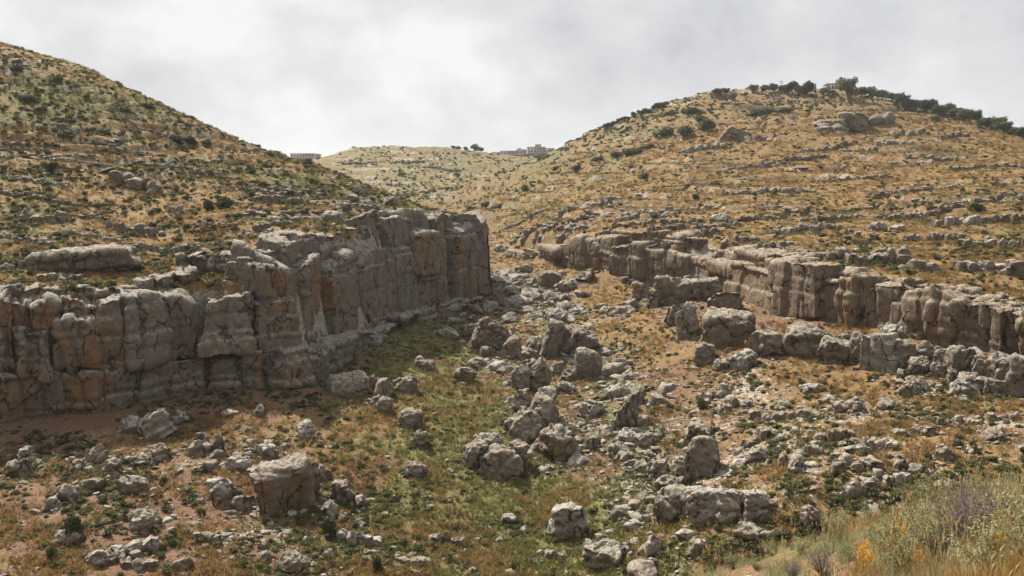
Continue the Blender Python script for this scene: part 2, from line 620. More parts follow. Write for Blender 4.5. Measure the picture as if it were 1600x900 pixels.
def build_ground():
    xs = axis([(-3000, -250, 400, 8), (-250, -70, 6, .8), (-70, -48, .8, .42), (-48, 46, .5, .5), (46, 110, .5, 1.0), (110, 260, .9, 3), (260, 3500, 6, 500)])
    ys = axis([(-60, 0, 10, .8), (0, 30, .35, .4), (30, 150, .48, .48), (150, 300, .48, 1.0), (300, 600, .9, 2.5), (600, 1000, 3, 12), (1000, 4500, 20, 400)])
    X, Y = np.meshgrid(xs, ys)
    Z, inf = H(X, Y, True)
    nx, ny = len(xs), len(ys)
    idx = np.arange(nx * ny).reshape(ny, nx)
    q = np.stack([idx[:-1, :-1], idx[:-1, 1:], idx[1:, 1:], idx[1:, :-1]], -1).reshape(-1, 4)
    me = mesh_from('ground', np.c_[X.ravel(), Y.ravel(), Z.ravel()], q, M['ground'])
    g, r, s = region_masks(X, Y, inf)
    a = me.color_attributes.new('mask', 'FLOAT_COLOR', 'POINT')
    a.data.foreach_set('color', np.c_[g.ravel(), r.ravel(), s.ravel(), np.ones(g.size)].astype(np.float32).ravel())
    inf.update(green=g, rock=r, soil=s)
    GRID.update(xs=xs, ys=ys, z=Z, inf=inf)
    print('ground', nx, ny, nx * ny)
    return tag(link('ground', me), kind='structure')


GREENLINE = [Pz(690, 520, -18.2)[:2], Pz(660, 600, -19.4)[:2], Pz(740, 680, -21)[:2], Pz(820, 780, -22.3)[:2], Pz(860, 890, -23.2)[:2]]
STREAM = [Pz(800, 440, -17)[:2], Pz(870, 540, -19)[:2], Pz(950, 575, -20)[:2], Pz(960, 660, -20.9)[:2], Pz(1000, 760, -22)[:2], Pz(1010, 900, -23)[:2]]
SLAB = [Pz(1120, 650, -18.4)[:2], Pz(1240, 700, -17.8)[:2], Pz(1330, 740, -17.2)[:2]]


def region_masks(X, Y, inf):
    floor = (1 - inf['wl']) * (1 - inf['wr'])
    up = np.maximum(inf['wl'], inf['wr'])
    n1 = fbm(X * .05, Y * .05, 40., 4)
    n2 = fbm(X * .18, Y * .18, 41., 3)
    green = floor * np.exp(-(seg_dist(GREENLINE, X + 6 * n1, Y + 6 * n2) / 12.5) ** 2) * (.82 + .5 * n2)
    green = np.maximum(green, floor * np.exp(-(seg_dist(STREAM, X, Y) / 4.) ** 2) * .55)
    lefthi = inf['wl'] * (.20 + .24 * sstep(105, 150, Y) + .55 * n1)
    righthi = inf['wr'] * (.17 + .30 * sstep(.1, .6, n1) + .26 * sstep(40, -20, X - (Y - 150) * .25) * sstep(130, 220, Y))
    green = np.clip(green + lefthi + righthi + .2 * n2 * up + inf['bank'] * .5, 0, 1)
    rock = .62 * inf['riser'] * sstep(-.25, .25, n2 + .1) + .9 * inf['edge'] * (Y < 150)
    rock = rock + floor * (.10 + .36 * np.exp(-(seg_dist(SLAB, X, Y) / 7.) ** 2) + .10 * sstep(0, 18, X) + .45 * n2)
    rock = rock + floor * .22 * np.exp(-(seg_dist(STREAM, X, Y) / 3.2) ** 2)
    rock = rock + up * .12 + .25 * inf['wr'] * sstep(6, 0, inf['dr']) + .3 * inf['wl'] * sstep(6, 0, inf['dl'])
    farm = sstep(320, 430, Y)
    green = np.clip(green * (1 - .5 * farm) + .30 * farm, 0, 1)
    rock = rock + .20 * farm
    rock = rock * (1 - .5 * inf['bank']) + inf['bank'] * (.14 + .4 * n2)
    soil = floor * (.46 + .22 * sstep(2, -25, X) + .4 * n1) + up * (.22 + .5 * n1) + .3 * inf['riser']
    soil = np.maximum(soil, .95 * floor * sstep(7, 1.5, -inf['dl']))
    return green, np.clip(rock, 0, 1), np.clip(soil, 0, 1)


ground = build_ground()
# ------------------------------------------------------------------ rock shapes
def lattice(nx, ny, nz):
    pts, quads = [], []
    base = 0
    for ax, (na, nb, nc) in enumerate(((ny, nz, nx), (nz, nx, ny), (nx, ny, nz))):
        for side in (0, 1):
            a, b = np.meshgrid(np.arange(na + 1), np.arange(nb + 1), indexing='ij')
            c = np.full_like(a, nc * side)
            tri = [None] * 3
            tri[(ax + 1) % 3], tri[(ax + 2) % 3], tri[ax] = a, b, c
            pts.append(np.stack(tri, -1).reshape(-1, 3))
            i = (np.arange((na + 1) * (nb + 1)).reshape(na + 1, nb + 1)) + base
            q = np.stack([i[:-1, :-1], i[1:, :-1], i[1:, 1:], i[:-1, 1:]], -1).reshape(-1, 4)
            quads.append(q if side else q[:, ::-1])
            base += (na + 1) * (nb + 1)
    pts = np.concatenate(pts); quads = np.concatenate(quads)
    u, inv = np.unique(pts, axis=0, return_inverse=True)
    return u / np.array([nx, ny, nz]) * 2 - 1, inv.reshape(-1)[quads]


def rock_geo(dims, seed, res, p=11, cuts=9, cut=(.60, .92), amp=.05, flute=0.0, rough=1.0, axes=True, bed=0.0, split=0, splitv=0, wall=False):
    """a weathered convex block of size dims with bevelling cut planes and fractal relief"""
    rs = np.random.RandomState(seed)
    dims = np.array(dims, float)
    n = np.clip(np.ceil(dims / res / np.array([1, 2.2 if wall else 1, 1])), 4, 64).astype(int)
    u, f = lattice(*n)
    # bring the lattice lines in from the cube corners
    nrm, h = [], []
    if not axes:
        cuts += 6
    if True:
        for a in range(3):
            for s in (-1, 1):
                v = np.zeros(3); v[a] = s
                v = v + rs.normal(size=3) * (.10 if axes else .3)
                v /= np.linalg.norm(v)
                nrm.append(v); h.append(1.0)
    for _ in range(cuts):
        v = rs.normal(size=3); v[2] = abs(v[2]) * .9 if rs.rand() < .7 else v[2]
        v /= np.linalg.norm(v)
        nrm.append(v); h.append((np.abs(v).sum() if axes else 1.0 + .22 * (np.abs(v).sum() - 1)) * rs.uniform(*cut))
    nrm, h = np.array(nrm), np.array(h)
    t = np.maximum(u @ nrm.T / h, 0)
    g = (t ** p).sum(1) ** (1 / p)
    u = u / g[:, None]
    t = np.maximum(u @ nrm.T / h, 0) ** (p - 1)
    nn = (t @ (nrm / h[:, None])) / (dims / 2)
    nn /= np.linalg.norm(nn, axis=1)[:, None] + 1e-9
    v = u * dims / 2
    s = float(np.cbrt(dims.prod()))
    o = rs.uniform(-50, 50, 3)
    q = v / s + o
    d = amp * s * fbm(q[:, 0] * 1.7, q[:, 1] * 1.7, q[:, 2] * 1.7, 3)
    d = d - amp * s * .55 * np.maximum(0, ridged(q[:, 0] * 2.6, q[:, 1] * 2.6, q[:, 2] * 2.2, 2) - .55)
    if flute:
        w = v + o
        fl = ridged(w[:, 0] * .42, w[:, 1] * .42, w[:, 2] * .07, 2)
        d = d - flute * np.maximum(0, fl - .62) * 1.5
        d = d + flute * .5 * fbm(w[:, 0] * .8, w[:, 1] * .8, w[:, 2] * .25, 3)
        fr = ridged(w[:, 0] * 1.1, w[:, 1] * 1.1, w[:, 2] * .45, 1)
        d = d - flute * .55 * np.maximum(0, fl * 0 + fr - .82) * 3
    if bed:
        zz = v[:, 2] + .25 * pnoise(v[:, 0] * .4 + o[0], v[:, 1] * .4, .5)
        for _ in range(3):
            z0 = rs.uniform(-.42, .42) * dims[2]
            d = d - bed * np.exp(-((zz - z0) / (.6 * res + .06)) ** 2)
            if wall:
                d = d + rs.uniform(-.16, .16) * np.tanh((zz - z0) / .1)
    for i in range(split + splitv):
        if i < split:      # cleft through the boulder
            nv = rs.normal(size=3); nv[2] *= .5
        else:              # upright joint in a wall
            nv = np.array([1, rs.normal() * .25, rs.normal() * .16])
        nv /= np.linalg.norm(nv)
        e = v @ nv - rs.uniform(-.34, .34) * abs(dims @ np.abs(nv)) + .10 * s * fbm(q[:, 0] * 1.3, q[:, 1] * 1.3, q[:, 2] * 1.3, 2)
        wd = max(.05 * s if i < split else .10, .7 * res)
        d = d - (.10 * s if i < split else .34) * rs.uniform(.5, 1.2) * np.exp(-(e / wd) ** 2) + (.05 * min(s, 5) * rs.uniform(-1, 1)) * np.tanh(e / wd)
    w = v + o
    d = d + rough * min(.10, .07 * s) * fbm(w[:, 0] * 1.8, w[:, 1] * 1.8, w[:, 2] * 1.8, 3, .6)
    d = d - rough * min(.09, .05 * s) * np.maximum(0, ridged(w[:, 0] * 1.5 + 4, w[:, 1] * 1.5, w[:, 2] * 1.5, 2) - .5)
    return v + nn * d[:, None], f


def interp(tab, px):
    t = sorted(tab)
    return float(np.interp(px, [a[0] for a in t], [a[1] for a in t]))


LD = [(t[0], p[1]) for t, p in zip(LBASE, LB)]
RD = [(t[0], p[1]) for t, p in zip(RBASE, RB)]
_seed = [100]


def block(parent, px0, px1, ytop, ybase, dtab, setback, depth, mat, name='rock_block', res=.17, flute=.2, sink=.4, **kw):
    _seed[0] += 1
    d0, d1 = interp(dtab, px0), interp(dtab, px1)
    A, B = np.array(P(px0, ybase, d0)), np.array(P(px1, ybase, d1))
    t = (B - A)[:2]; w = np.linalg.norm(t); t = t / w
    n = np.array([-t[1], t[0]])
    if n @ ((A + B)[:2]) < 0:
        n = -n
    dm = (d0 + d1) / 2 + setback * n[1]
    pm = (px0 + px1) / 2
    if name == 'cap_rock':
        g = ground_at(pm, ybase, max(dm - 4, 30), dm + 14)
        if g is not None and dm < g[1] < dm + 12:
            w *= g[1] / dm
            c0 = np.array(g[:2]); dm = g[1]
            A = B = np.r_[c0 - n * setback, 0]
    zt, zb = P(pm, ytop, dm)[2], P(pm, ybase, dm)[2] - sink
    c = (A + B)[:2] / 2 + n * (setback + depth / 2)
    ang = math.atan2(t[1], t[0])
    a = dict(p=22, cuts=6, cut=(.82, 1.0), amp=.014, flute=flute, bed=.12, splitv=3 if px1 - px0 > 40 else 2, wall=True, rough=.75)
    a.update(kw)
    v, f = rock_geo((w * (1.04 if name == 'rock_block' else 1.12), depth, zt - zb), _seed[0], res, **a)
    me = mesh_from(name, v, f, mat)
    o = link(name, me, parent, (c[0], c[1], (zt + zb) / 2), (0, 0, ang))
    return o


def build_cliff(name, label, mat, cols, yb, dtab, depth=5.0, res=.17, **kw):
    root = bpy.data.objects.new(name, None); COL.objects.link(root)
    tag(root, label, 'cliff')
    for c in cols:
        px0, px1, yt, sb = c[:4]
        b = c[4] if len(c) > 4 else yb((px0 + px1) / 2)
        block(root, px0, px1, yt, b, dtab, sb, c[5] if len(c) > 5 else depth, mat, res=res, **kw)
    return root


LBED = [(-330, 604), (0, 593), (160, 577), (340, 552), (440, 543), (500, 532), (545, 520), (600, 506), (650, 484), (680, 468), (720, 463), (770, 460)]
left_cols = [(-330, -250, 470, .2), (-255, -180, 455, .4), (-185, -120, 464, 0), (-122, -60, 452, .5), (-62, -4, 460, .2),
             (-5, 30, 456, .5), (26, 86, 512, -.5), (14, 66, 466, .9), (60, 94, 468, .7), (86, 158, 496, -.3), (96, 150, 464, 1.1), (145, 208, 467, .3),
             (204, 274, 462, 0), (270, 312, 458, .5), (308, 402, 460, .4), (402, 472, 467, .6),
             (438, 482, 416, 1.9), (474, 512, 404, 2.1), (508, 546, 408, 1.6), (520, 604, 360, 3.0), (540, 592, 397, 1.5), (588, 640, 389, 1.1),
             (606, 634, 341, 2.6), (634, 664, 337, 1.0), (655, 682, 357, -.2), (664, 692, 334, 1.9), (690, 712, 332, .6), (708, 730, 334, 1.6), (716, 744, 348, -.3), (736, 758, 342, 1.1), (752, 771, 349, 0)]
left_cliff = build_cliff('left_cliff', 'tall grey and ochre limestone cliff in shade below the left hillside', M['cliff'], left_cols,
                         lambda p: interp(LBED, p) + 1, LD, 5.5)
for px0, px1, sb in [(-330, -200, 0), (-205, -90, .2), (-95, 12, .15), (4, 92, -.35), (84, 166, -.2), (158, 236, .1), (226, 332, .15), (322, 384, .3), (374, 412, -.1), (404, 446, .3),
                     (438, 480, -1.0), (472, 510, -.5), (502, 534, -.2), (526, 562, -.3),
                     (554, 586, 0), (578, 608, -.2), (600, 632, 0), (624, 658, -.3), (650, 692, -.8), (684, 726, -.9), (722, 748, -.6), (744, 772, .1)]:
    p = (px0 + px1) / 2
    yb = interp([(t[0], t[1]) for t in LBASE], p)
    q = random.Random(px0)
    block(left_cliff, px0, px1, interp(LBED, p) + (q.uniform(-6, 0) if px0 < 400 else q.uniform(0, 8)), yb, LD, sb, 5.5 if px0 < 420 else 6.5, M['cliff'], flute=.2, p=22 if px0 < 420 else 16)
for px0, px1, yt, yb, sb in [(185, 226, 450, 474, 2.5), (223, 285, 431, 472, 2.0), (282, 311, 425, 460, 2.4), (290, 336, 396, 430, 4.5), (330, 373, 393, 428, 4.5),
                             (372, 402, 402, 444, 3.2), (384, 417, 389, 425, 4.6), (400, 441, 419, 466, 1.8), (418, 474, 388, 420, 4.6), (470, 509, 363, 404, 4.0),
                             (505, 547, 367, 404, 3.4), (60, 100, 445, 470, 2.8), (118, 150, 446, 470, 2.6), (0, 40, 446, 470, 3.0), (30, 64, 450, 480, 1.8), (150, 190, 452, 476, 2.2),
                             (336, 352, 438, 464, 1.4), (570, 606, 352, 372, 4.0), (640, 660, 330, 350, 3.4), (690, 716, 328, 345, 3.4), (-90, -40, 442, 466, 3), (-200, -130, 446, 470, 3)]:
    block(left_cliff, px0, px1, yt, yb, LD, sb, 3.0, M['cliff'], 'cap_rock', flute=.15, p=18, amp=.03, cut=(.7, .98))
# the wall turns the corner into the gorge
LRET = [LB[-1][:2], (-4.5, 150), (-20, 172), (-48, 205)]
for (ax, ay), (bx, by), k in zip(LRET[:-1], LRET[1:], (3, 4, 5)):
    for i in range(k):
        t = (i + .5) / k
        x, y = ax + (bx - ax) * t, ay + (by - ay) * t
        L = math.hypot(bx - ax, by - ay) / k
        _seed[0] += 1
        v, f = rock_geo((L * 1.12, 5, 11.5), _seed[0], .4, p=12, cuts=7, cut=(.72, .97), amp=.035, flute=.35)
        ang = math.atan2(by - ay, bx - ax)
        link('rock_block', mesh_from('rock_block', v, f, M['cliff']), left_cliff, (x - 3.2 * abs(math.sin(ang)) , y - 2.4, -12.2), (0, 0, ang))

right_cols = [(1820, 1900, 512, .3), (1740, 1825, 500, 0), (1670, 1745, 492, .4), (1600, 1675, 487, 0), (1562, 1604, 484, .3), (1520, 1566, 476, -.1), (1482, 1526, 463, .2),
              (1446, 1486, 459, -.2), (1410, 1450, 453, .1), (1383, 1413, 448, .5), (1345, 1387, 438, .3), (1320, 1350, 434, .6), (1274, 1326, 440, .4),
              (1212, 1278, 406, -.4), (1190, 1216, 404, .4), (1132, 1198, 416, .1), (1095, 1137, 413, .9), (1062, 1100, 402, .8), (1030, 1067, 394, .4), (998, 1035, 381, .2),
              (950, 1002, 381, -.2), (925, 956, 369, .4), (888, 929, 373, 0), (864, 893, 381, .4), (838, 868, 386, 0), (812, 842, 389, .4), (786, 816, 392, 0)]
RBY = [(t[0], t[1]) for t in RBASE]
right_cliff = build_cliff('right_cliff', 'long brown-grey limestone cliff band below the right hillside', M['cliff_right'], right_cols,
                          lambda p: interp(RBY, p), RD, 4.5, flute=.08, rough=.5, bed=.07, cut=(.86, 1.0))
for px0, px1, yt, yb, sb in [(1192, 1232, 394, 420, 1.2), (980, 1010, 363, 386, 2.5), (1005, 1032, 359, 388, 2.8), (1030, 1060, 366, 398, 2.2), (1058, 1090, 371, 404, 2.4),
                             (1096, 1142, 386, 418, 2.2), (1140, 1192, 391, 420, 2.4), (1300, 1336, 420, 446, 1.6), (1336, 1366, 424, 450, 1.6), (1360, 1384, 432, 456, 1.2), (1384, 1420, 436, 460, 2.0),
                             (1420, 1470, 444, 466, 2.2), (1466, 1510, 450, 476, 2.4), (1510, 1560, 460, 486, 2.0), (1556, 1600, 468, 492, 2.0), (930, 982, 358, 380, 2.6)]:
    block(right_cliff, px0, px1, yt, yb, RD, sb, 2.6, M['cliff_right'], 'cap_rock', flute=.12, p=18, amp=.03, cut=(.7, .98))

# ------------------------------------------------------------------ single boulders read off the photograph
BASES = []         # where loose stones and tufts gather
AUTO = []          # (object, noun phrase, kind key) to be told apart at the end
LANDMARKS = []     # (px, py, phrase)


def boulder(px, pyb, wpx, hpx, mat, label=None, lm=None, deep=.85, name='boulder', p=10, cut=(.66, 1.02), amp=.055, cuts=10, tilt=None, d=None, res=None, cat='boulder', noun=None, sink=.22, bed=0.0):
    _seed[0] += 1
    rs = random.Random(_seed[0])
    g = ground_at(px, pyb) if d is None else P(px, pyb, d)
    if g is None:
        return None
    D = g[1]
    rr = math.sqrt(g[0] ** 2 + D * D + g[2] ** 2)
    w = wpx * rr / FPX * 1.03
    h = hpx * rr / FPX * .98 * (1 + sink)
    dp = w * deep
    v, f = rock_geo((w, dp, h), _seed[0], res or max(.08, min(.2, max(w, h) / 21)), p=p * (2.1 if p > 7 else 1.3), cuts=cuts - 1 if p > 7 else 16, cut=cut if p > 7 else (.60, .74), amp=amp * (.85 if p > 7 else .55), rough=1.25, bed=bed, axes=(bed > 0 or p >= 12 or p <= 7), split=0 if max(w, h) < 1.2 or p <= 7 else 2 if max(w, h) > 2.6 else 1)
    o = link(name, mesh_from(name, v, f, M[mat]), None, (g[0], D + dp * .36, g[2] + h * (.5 - sink)),
             (R(rs.uniform(-5, 5)), R(tilt if tilt is not None else rs.uniform(-7, 7)), R(rs.uniform(-22, 22)) - math.atan2(g[0], D)))
    BASES.append((g[0], D + dp * .3, w * .5))
    tag(o, label, cat)
    if label is None:
        AUTO.append((o, noun or 'weathered grey limestone boulder', cat, px, pyb))
    if lm:
        LANDMARKS.append((px, pyb - hpx / 2, lm))
    return o


B, A_ = 'boulder', 'pale'
HERO = [
    # centre left foreground
    (437, 796, 80, 74, B, 'big pitted wedge-shaped grey boulder on the lower left slope', 'the big pitted wedge boulder', dict(cut=(.8, 1.0), tilt=-8, p=12, deep=.7)),
    (484, 775, 27, 56, B, 'upright narrow grey boulder leaning on the big pitted wedge boulder', None, dict(tilt=10)),
    (346, 781, 36, 33, A_, 'pale angular block lying left of the big pitted wedge boulder', None, {}),
    (380, 797, 40, 22, B, None, None, {}), (533, 786, 38, 34, B, None, None, {}), (510, 807, 27, 19, A_, None, None, {}), (562, 794, 26, 20, B, None, None, {}),
    (538, 618, 68, 37, B, 'long rounded boulder alone at the edge of the cliff shadow', 'the long rounded boulder', dict(p=7, cut=(.74, 1.02))),
    (601, 618, 28, 33, B, None, None, {}), (632, 613, 42, 26, B, None, None, {}), (578, 606, 22, 20, B, None, None, {}),
    (640, 669, 40, 32, B, 'round grey boulder in short green grass right of a bare patch', 'the round grass boulder', dict(p=7)),
    (596, 642, 34, 24, B, None, None, {}), (656, 697, 30, 26, B, None, None, {}), (645, 745, 30, 24, B, None, None, {}), (665, 579, 26, 18, B, None, None, {}), (655, 574, 20, 16, B, None, None, {}),
    (725, 596, 34, 22, B, None, None, {}), (737, 577, 22, 16, B, None, None, {}),
    # split boulder in the grass
    (741, 733, 46, 48, B, 'left lobe of the split boulder group in the grass', 'the split boulder group', dict(p=8)),
    (788, 746, 72, 46, B, 'long sloping front slab of the split boulder group in the grass', None, dict(tilt=18, cut=(.74, 1.02))),
    (766, 710, 42, 36, B, 'dark rear block topping the split boulder group in the grass', None, {}),
    (806, 728, 44, 44, B, 'right lobe of the split boulder group in the grass', None, dict(tilt=20)),
    (893, 839, 52, 47, A_, 'lone pale faceted boulder in green grass beside its dark shadow', 'the lone pale faceted boulder', dict(p=13, cut=(.74, 1.02))),
    (793, 819, 25, 16, A_, 'small white flat-topped stone left of the lone pale faceted boulder', None, {}),
    # central ridge of boulders
    (817, 642, 37, 36, B, 'grey boulder at the upper left of the central boulder ridge', None, {}),
    (851, 668, 64, 56, B, 'massive cracked boulder in the middle of the central boulder ridge', 'the central boulder ridge', dict(amp=.075, deep=.7)),
    (824, 688, 54, 47, B, 'large sloping boulder at the left foot of the central boulder ridge', None, {}),
    (876, 719, 60, 52, B, 'large dark boulder at the lower end of the central boulder ridge', None, dict(amp=.07)),
    (817, 657, 18, 28, B, 'thin standing stone with a pale cap beside the central boulder ridge', None, {}),
    (768, 552, 64, 52, B, 'large rough dark rock mass on the green slope below the cliff corner', 'the rough dark rock mass', dict(amp=.11, p=8, deep=.7)),
    (738, 530, 40, 30, B, None, None, dict(amp=.09)), (800, 560, 36, 34, B, None, None, dict(amp=.09)),
    (815, 608, 32, 38, B, None, None, {}), (845, 611, 32, 54, B, 'tall narrow boulder standing above the central boulder ridge', None, {}),
    (917, 589, 50, 47, B, 'big round brown boulder left of the pale stream rock', 'the big round brown boulder', dict(p=7, amp=.045, cut=(.74, 1.02))),
    (873, 553, 42, 52, B, 'tall smooth boulder leaning right above the big round brown boulder', None, dict(tilt=14, p=13)),
    (912, 552, 46, 34, B, 'long boulder sloping down right of the tall smooth boulder', None, dict(tilt=20, p=12)),
    (874, 584, 26, 22, B, None, None, {}), (888, 598, 26, 22, B, None, None, {}), (884, 614, 24, 20, A_, None, None, {}), (828, 564, 32, 24, B, None, None, {}), (842, 550, 40, 26, B, None, None, {}),
    (870, 503, 28, 20, A_, 'flat pale block where the gorge opens above the tall smooth boulder', 'the flat pale gorge block', {}),
    (739, 491, 30, 15, B, None, None, {}), (705, 506, 18, 13, A_, None, None, {}), (702, 528, 30, 17, A_, None, None, {}),
    (962, 587, 34, 22, A_, 'bright bare water-worn rock in the dry stream bed', None, dict(p=6, sink=.4, deep=1.4)),
    # stream course, right of centre
    (983, 668, 32, 42, B, 'pointed grey boulder standing among rubble in the stream course', 'the pointed stream boulder', dict(cut=(.74, 1.02))),
    (927, 651, 42, 26, A_, None, None, {}), (980, 691, 36, 19, A_, None, None, {}), (1013, 696, 40, 20, B, None, None, {}), (993, 633, 28, 30, B, None, None, {}),
    (970, 621, 48, 21, A_, 'wide flat-topped slab above the pointed stream boulder', None, dict(tilt=-8)), (925, 704, 28, 25, B, None, None, {}), (1006, 664, 20, 16, B, None, None, {}),
    (1102, 744, 60, 64, B, 'great round boulder with an ochre face on the right bank', 'the great round ochre boulder', dict(p=7, amp=.035, cut=(.74, 1.02))),
    (1090, 692, 44, 30, B, 'rounded boulder tucked behind the great round ochre boulder', None, dict(p=7)),
    (1069, 759, 26, 38, B, None, None, {}), (1055, 814, 66, 52, B, 'low broad boulder with an ochre front below the great round boulder', 'the low broad ochre boulder', dict(p=9, cut=(.74, 1.02))),
    (1054, 772, 48, 26, B, None, None, {}), (1030, 745, 34, 24, B, None, None, {}),
    (1104, 812, 50, 44, A_, 'left block of the cracked pale ledge beside the low broad boulder', 'the cracked pale ledge', dict(p=14, cut=(.75, .97), bed=.08, name='ledge_rock', cat='rock')),
    (1146, 811, 40, 44, A_, 'middle block of the cracked pale ledge beside the low broad boulder', None, dict(p=14, cut=(.75, .97), bed=.08, name='ledge_rock', cat='rock')),
    (1182, 806, 38, 36, A_, 'right block of the cracked pale ledge beside the low broad boulder', None, dict(p=14, cut=(.75, .97), bed=.08, name='ledge_rock', cat='rock')),
    (1174, 814, 22, 20, B, None, None, {}), (1194, 815, 22, 19, B, None, None, {}), (1186, 842, 52, 16, B, 'long thin slab lying in rubble below the cracked pale ledge', None, dict(p=14, deep=.6)),
    (1268, 824, 32, 30, B, 'lone brown boulder at the top of the near bank', None, {}), (946, 886, 58, 30, B, 'cracked low outcrop near the bottom edge in the stream course', None, dict(bed=.1)),
    (1022, 868, 26, 30, A_, None, None, {}), (975, 868, 24, 20, A_, None, None, {}), (1090, 866, 30, 22, B, None, None, {}), (1020, 890, 22, 16, A_, None, None, {}),
    # foot of the right cliff
    (1104, 569, 38, 39, B, 'round brown boulder perched above the right slope', 'the round perched boulder', dict(p=7)),
    (1165, 578, 46, 29, A_, 'tilted pale slab right of the round perched boulder', None, dict(tilt=-14)), (1130, 578, 27, 18, B, None, None, {}),
    (1075, 523, 36, 42, A_, 'pale upright slab leaning below the stacked boulders', 'the pale upright slab', dict(p=15, cut=(.75, .98), tilt=-8, deep=.4)),
    (1049, 474, 34, 42, B, 'left tall block of the stacked boulders before the right cliff', 'the stacked boulders', dict(p=12, cut=(.74, 1.02))),
    (1070, 470, 36, 34, B, 'middle rounded block of the stacked boulders before the right cliff', None, dict(p=8)),
    (1076, 440, 15, 12, B, 'small stone balanced on top of the stacked boulders', None, dict(d=Pz(1076, 473, -15.2)[1] + 1.0, p=8)),
    (1108, 468, 42, 33, B, 'right sloping block of the stacked boulders before the right cliff', None, dict(p=13, tilt=-9)),
    (1063, 508, 46, 42, B, 'dark pedestal rock carrying the stacked boulders', None, dict(deep=.6)),
    (1140, 491, 46, 33, B, 'squat bedded block against the foot of the right cliff', None, dict(bed=.12, p=12)),
    (1000, 471, 26, 31, B, None, None, {}), (1023, 481, 22, 31, B, None, None, {}),
    (858, 448, 38, 31, B, 'round ochre boulder at the mouth of the side gully', 'the round gully boulder', dict(p=7)), (915, 439, 32, 17, B, None, None, {}), (885, 455, 30, 18, A_, None, None, {}),
    (1144, 534, 72, 42, B, 'large overhanging brown block at the left end of the lower bench', 'the lower bench', dict(p=12, cut=(.74, 1.02))),
    (1207, 556, 68, 48, B, 'wide rounded bench block with a grassy top below the right cliff', None, dict(p=9)),
    (1269, 557, 64, 50, B, 'wide smooth bench block below the cleft in the right cliff', None, dict(p=9)),
    (1313, 565, 50, 34, B, 'pale stacked bench rock right of the wide smooth block', None, dict(bed=.14)), (1320, 538, 24, 16, B, None, None, {}),
    (1379, 577, 52, 54, A_, 'tall square-topped bench boulder above the small white stone', 'the tall square-topped boulder', dict(p=12, cut=(.74, 1.02))),
    (1346, 563, 32, 42, B, None, None, {}), (1415, 574, 40, 44, B, None, None, {}), (1443, 584, 30, 28, B, None, None, {}), (1469, 589, 28, 23, B, None, None, {}), (1491, 600, 20, 20, B, None, None, {}),
    (1478, 572, 26, 32, B, None, None, {}), (1450, 566, 34, 30, B, None, None, {}), (1403, 527, 36, 20, A_, 'long pale slab lying on the bench at the foot of the right cliff', None, {}),
    (1512, 588, 44, 42, B, None, None, dict(p=13)), (1546, 598, 36, 38, B, None, None, dict(p=13)), (1580, 606, 44, 44, B, None, None, dict(p=13)), (1624, 616, 50, 46, B, None, None, dict(p=13)),
    (1530, 612, 40, 22, B, None, None, dict(p=13)), (1572, 618, 44, 20, B, None, None, dict(p=13)),
    (1264, 404, 52, 24, B, 'left low outcrop block on the terrace above the right cliff', None, dict(deep=.6)), (1311, 406, 40, 28, B, 'middle rounded outcrop block on the terrace above the right cliff', None, dict(deep=.6)),
    (1374, 414, 84, 35, B, 'broad double outcrop on the terrace above the right cliff', 'the broad double outcrop', dict(deep=.5, p=8)), (1412, 410, 26, 26, B, None, None, {}),
    (1340, 206, 100, 23, B, 'sheer dark-faced rock scarp high on the right hillside', 'the high rock scarp', dict(deep=.35, p=14, cut=(.9, 1.0), d=258, name='rock_scarp', cat='rock')),
    (1298, 206, 36, 18, B, 'lower left shoulder of the high rock scarp on the right hillside', None, dict(deep=.5, d=257, name='rock_scarp', cat='rock')),
    (1150, 218, 40, 20, B, 'small brown crag on the shoulder left of the high rock scarp', None, dict(deep=.5, name='rock_scarp', cat='rock')),
    (1420, 212, 46, 14, B, None, None, dict(deep=.5)), (1490, 216, 40, 12, B, None, None, dict(deep=.5)), (1380, 408, 30, 20, B, None, None, {}),
    (1130, 345, 30, 12, A_, None, None, {}), (1380, 362, 46, 20, A_, None, None, {}), (1240, 332, 60, 12, B, None, None, dict(deep=.4)), (1500, 350, 60, 18, A_, None, None, {}),
    # left plateau
    (127, 424, 134, 30, B, 'long flat overhanging slab on the grassy shelf above the left cliff', 'the long overhanging slab', dict(deep=.5, p=14, cut=(.88, 1.0), bed=.22)),
    (519, 348, 42, 21, A_, 'pale smooth boulder near the rim of the left hillside', 'the pale rim boulder', dict(p=7)),
    (212, 293, 74, 28, B, 'broken grey outcrop halfway up the left hillside', 'the broken hillside outcrop', dict(deep=.5, amp=.08)),
    (208, 363, 84, 20, B, 'low brown ledge on the shelf above the long overhanging slab', None, dict(deep=.4, p=12)),
    (50, 345, 50, 19, B, None, None, {}), (94, 347, 22, 19, B, None, None, {}), (146, 342, 44, 14, B, None, None, {}), (420, 316, 44, 22, B, None, None, {}), (560, 322, 34, 22, B, None, None, {}), (536, 330, 30, 18, B, None, None, {}),
    (425, 354, 60, 17, B, None, None, {}), (262, 262, 40, 10, A_, None, None, {}), (380, 372, 40, 12, A_, None, None, {}), (100, 440, 60, 18, B, None, None, {}), (275, 330, 44, 12, A_, None, None, {}), (610, 322, 30, 16, B, None, None, {}),
    # shaded scree under the left cliff
    (207, 674, 32, 22, A_, 'flat pale slab in the cliff shadow left of the tilted slabs', None, {}),
    (240, 682, 44, 32, A_, 'tilted layered slabs in the cliff shadow', 'the tilted layered slabs', dict(bed=.2, tilt=-24, p=14)),
    (279, 661, 23, 18, A_, 'pointed pale stone alone in the cliff shadow', None, {}), (405, 649, 17, 17, A_, 'small pale block standing alone at the cliff foot', None, {}),
    (357, 651, 27, 10, A_, None, None, {}), (36, 726, 24, 24, A_, 'square pale boulder in shade near the left edge', 'the square shaded boulder', {}),
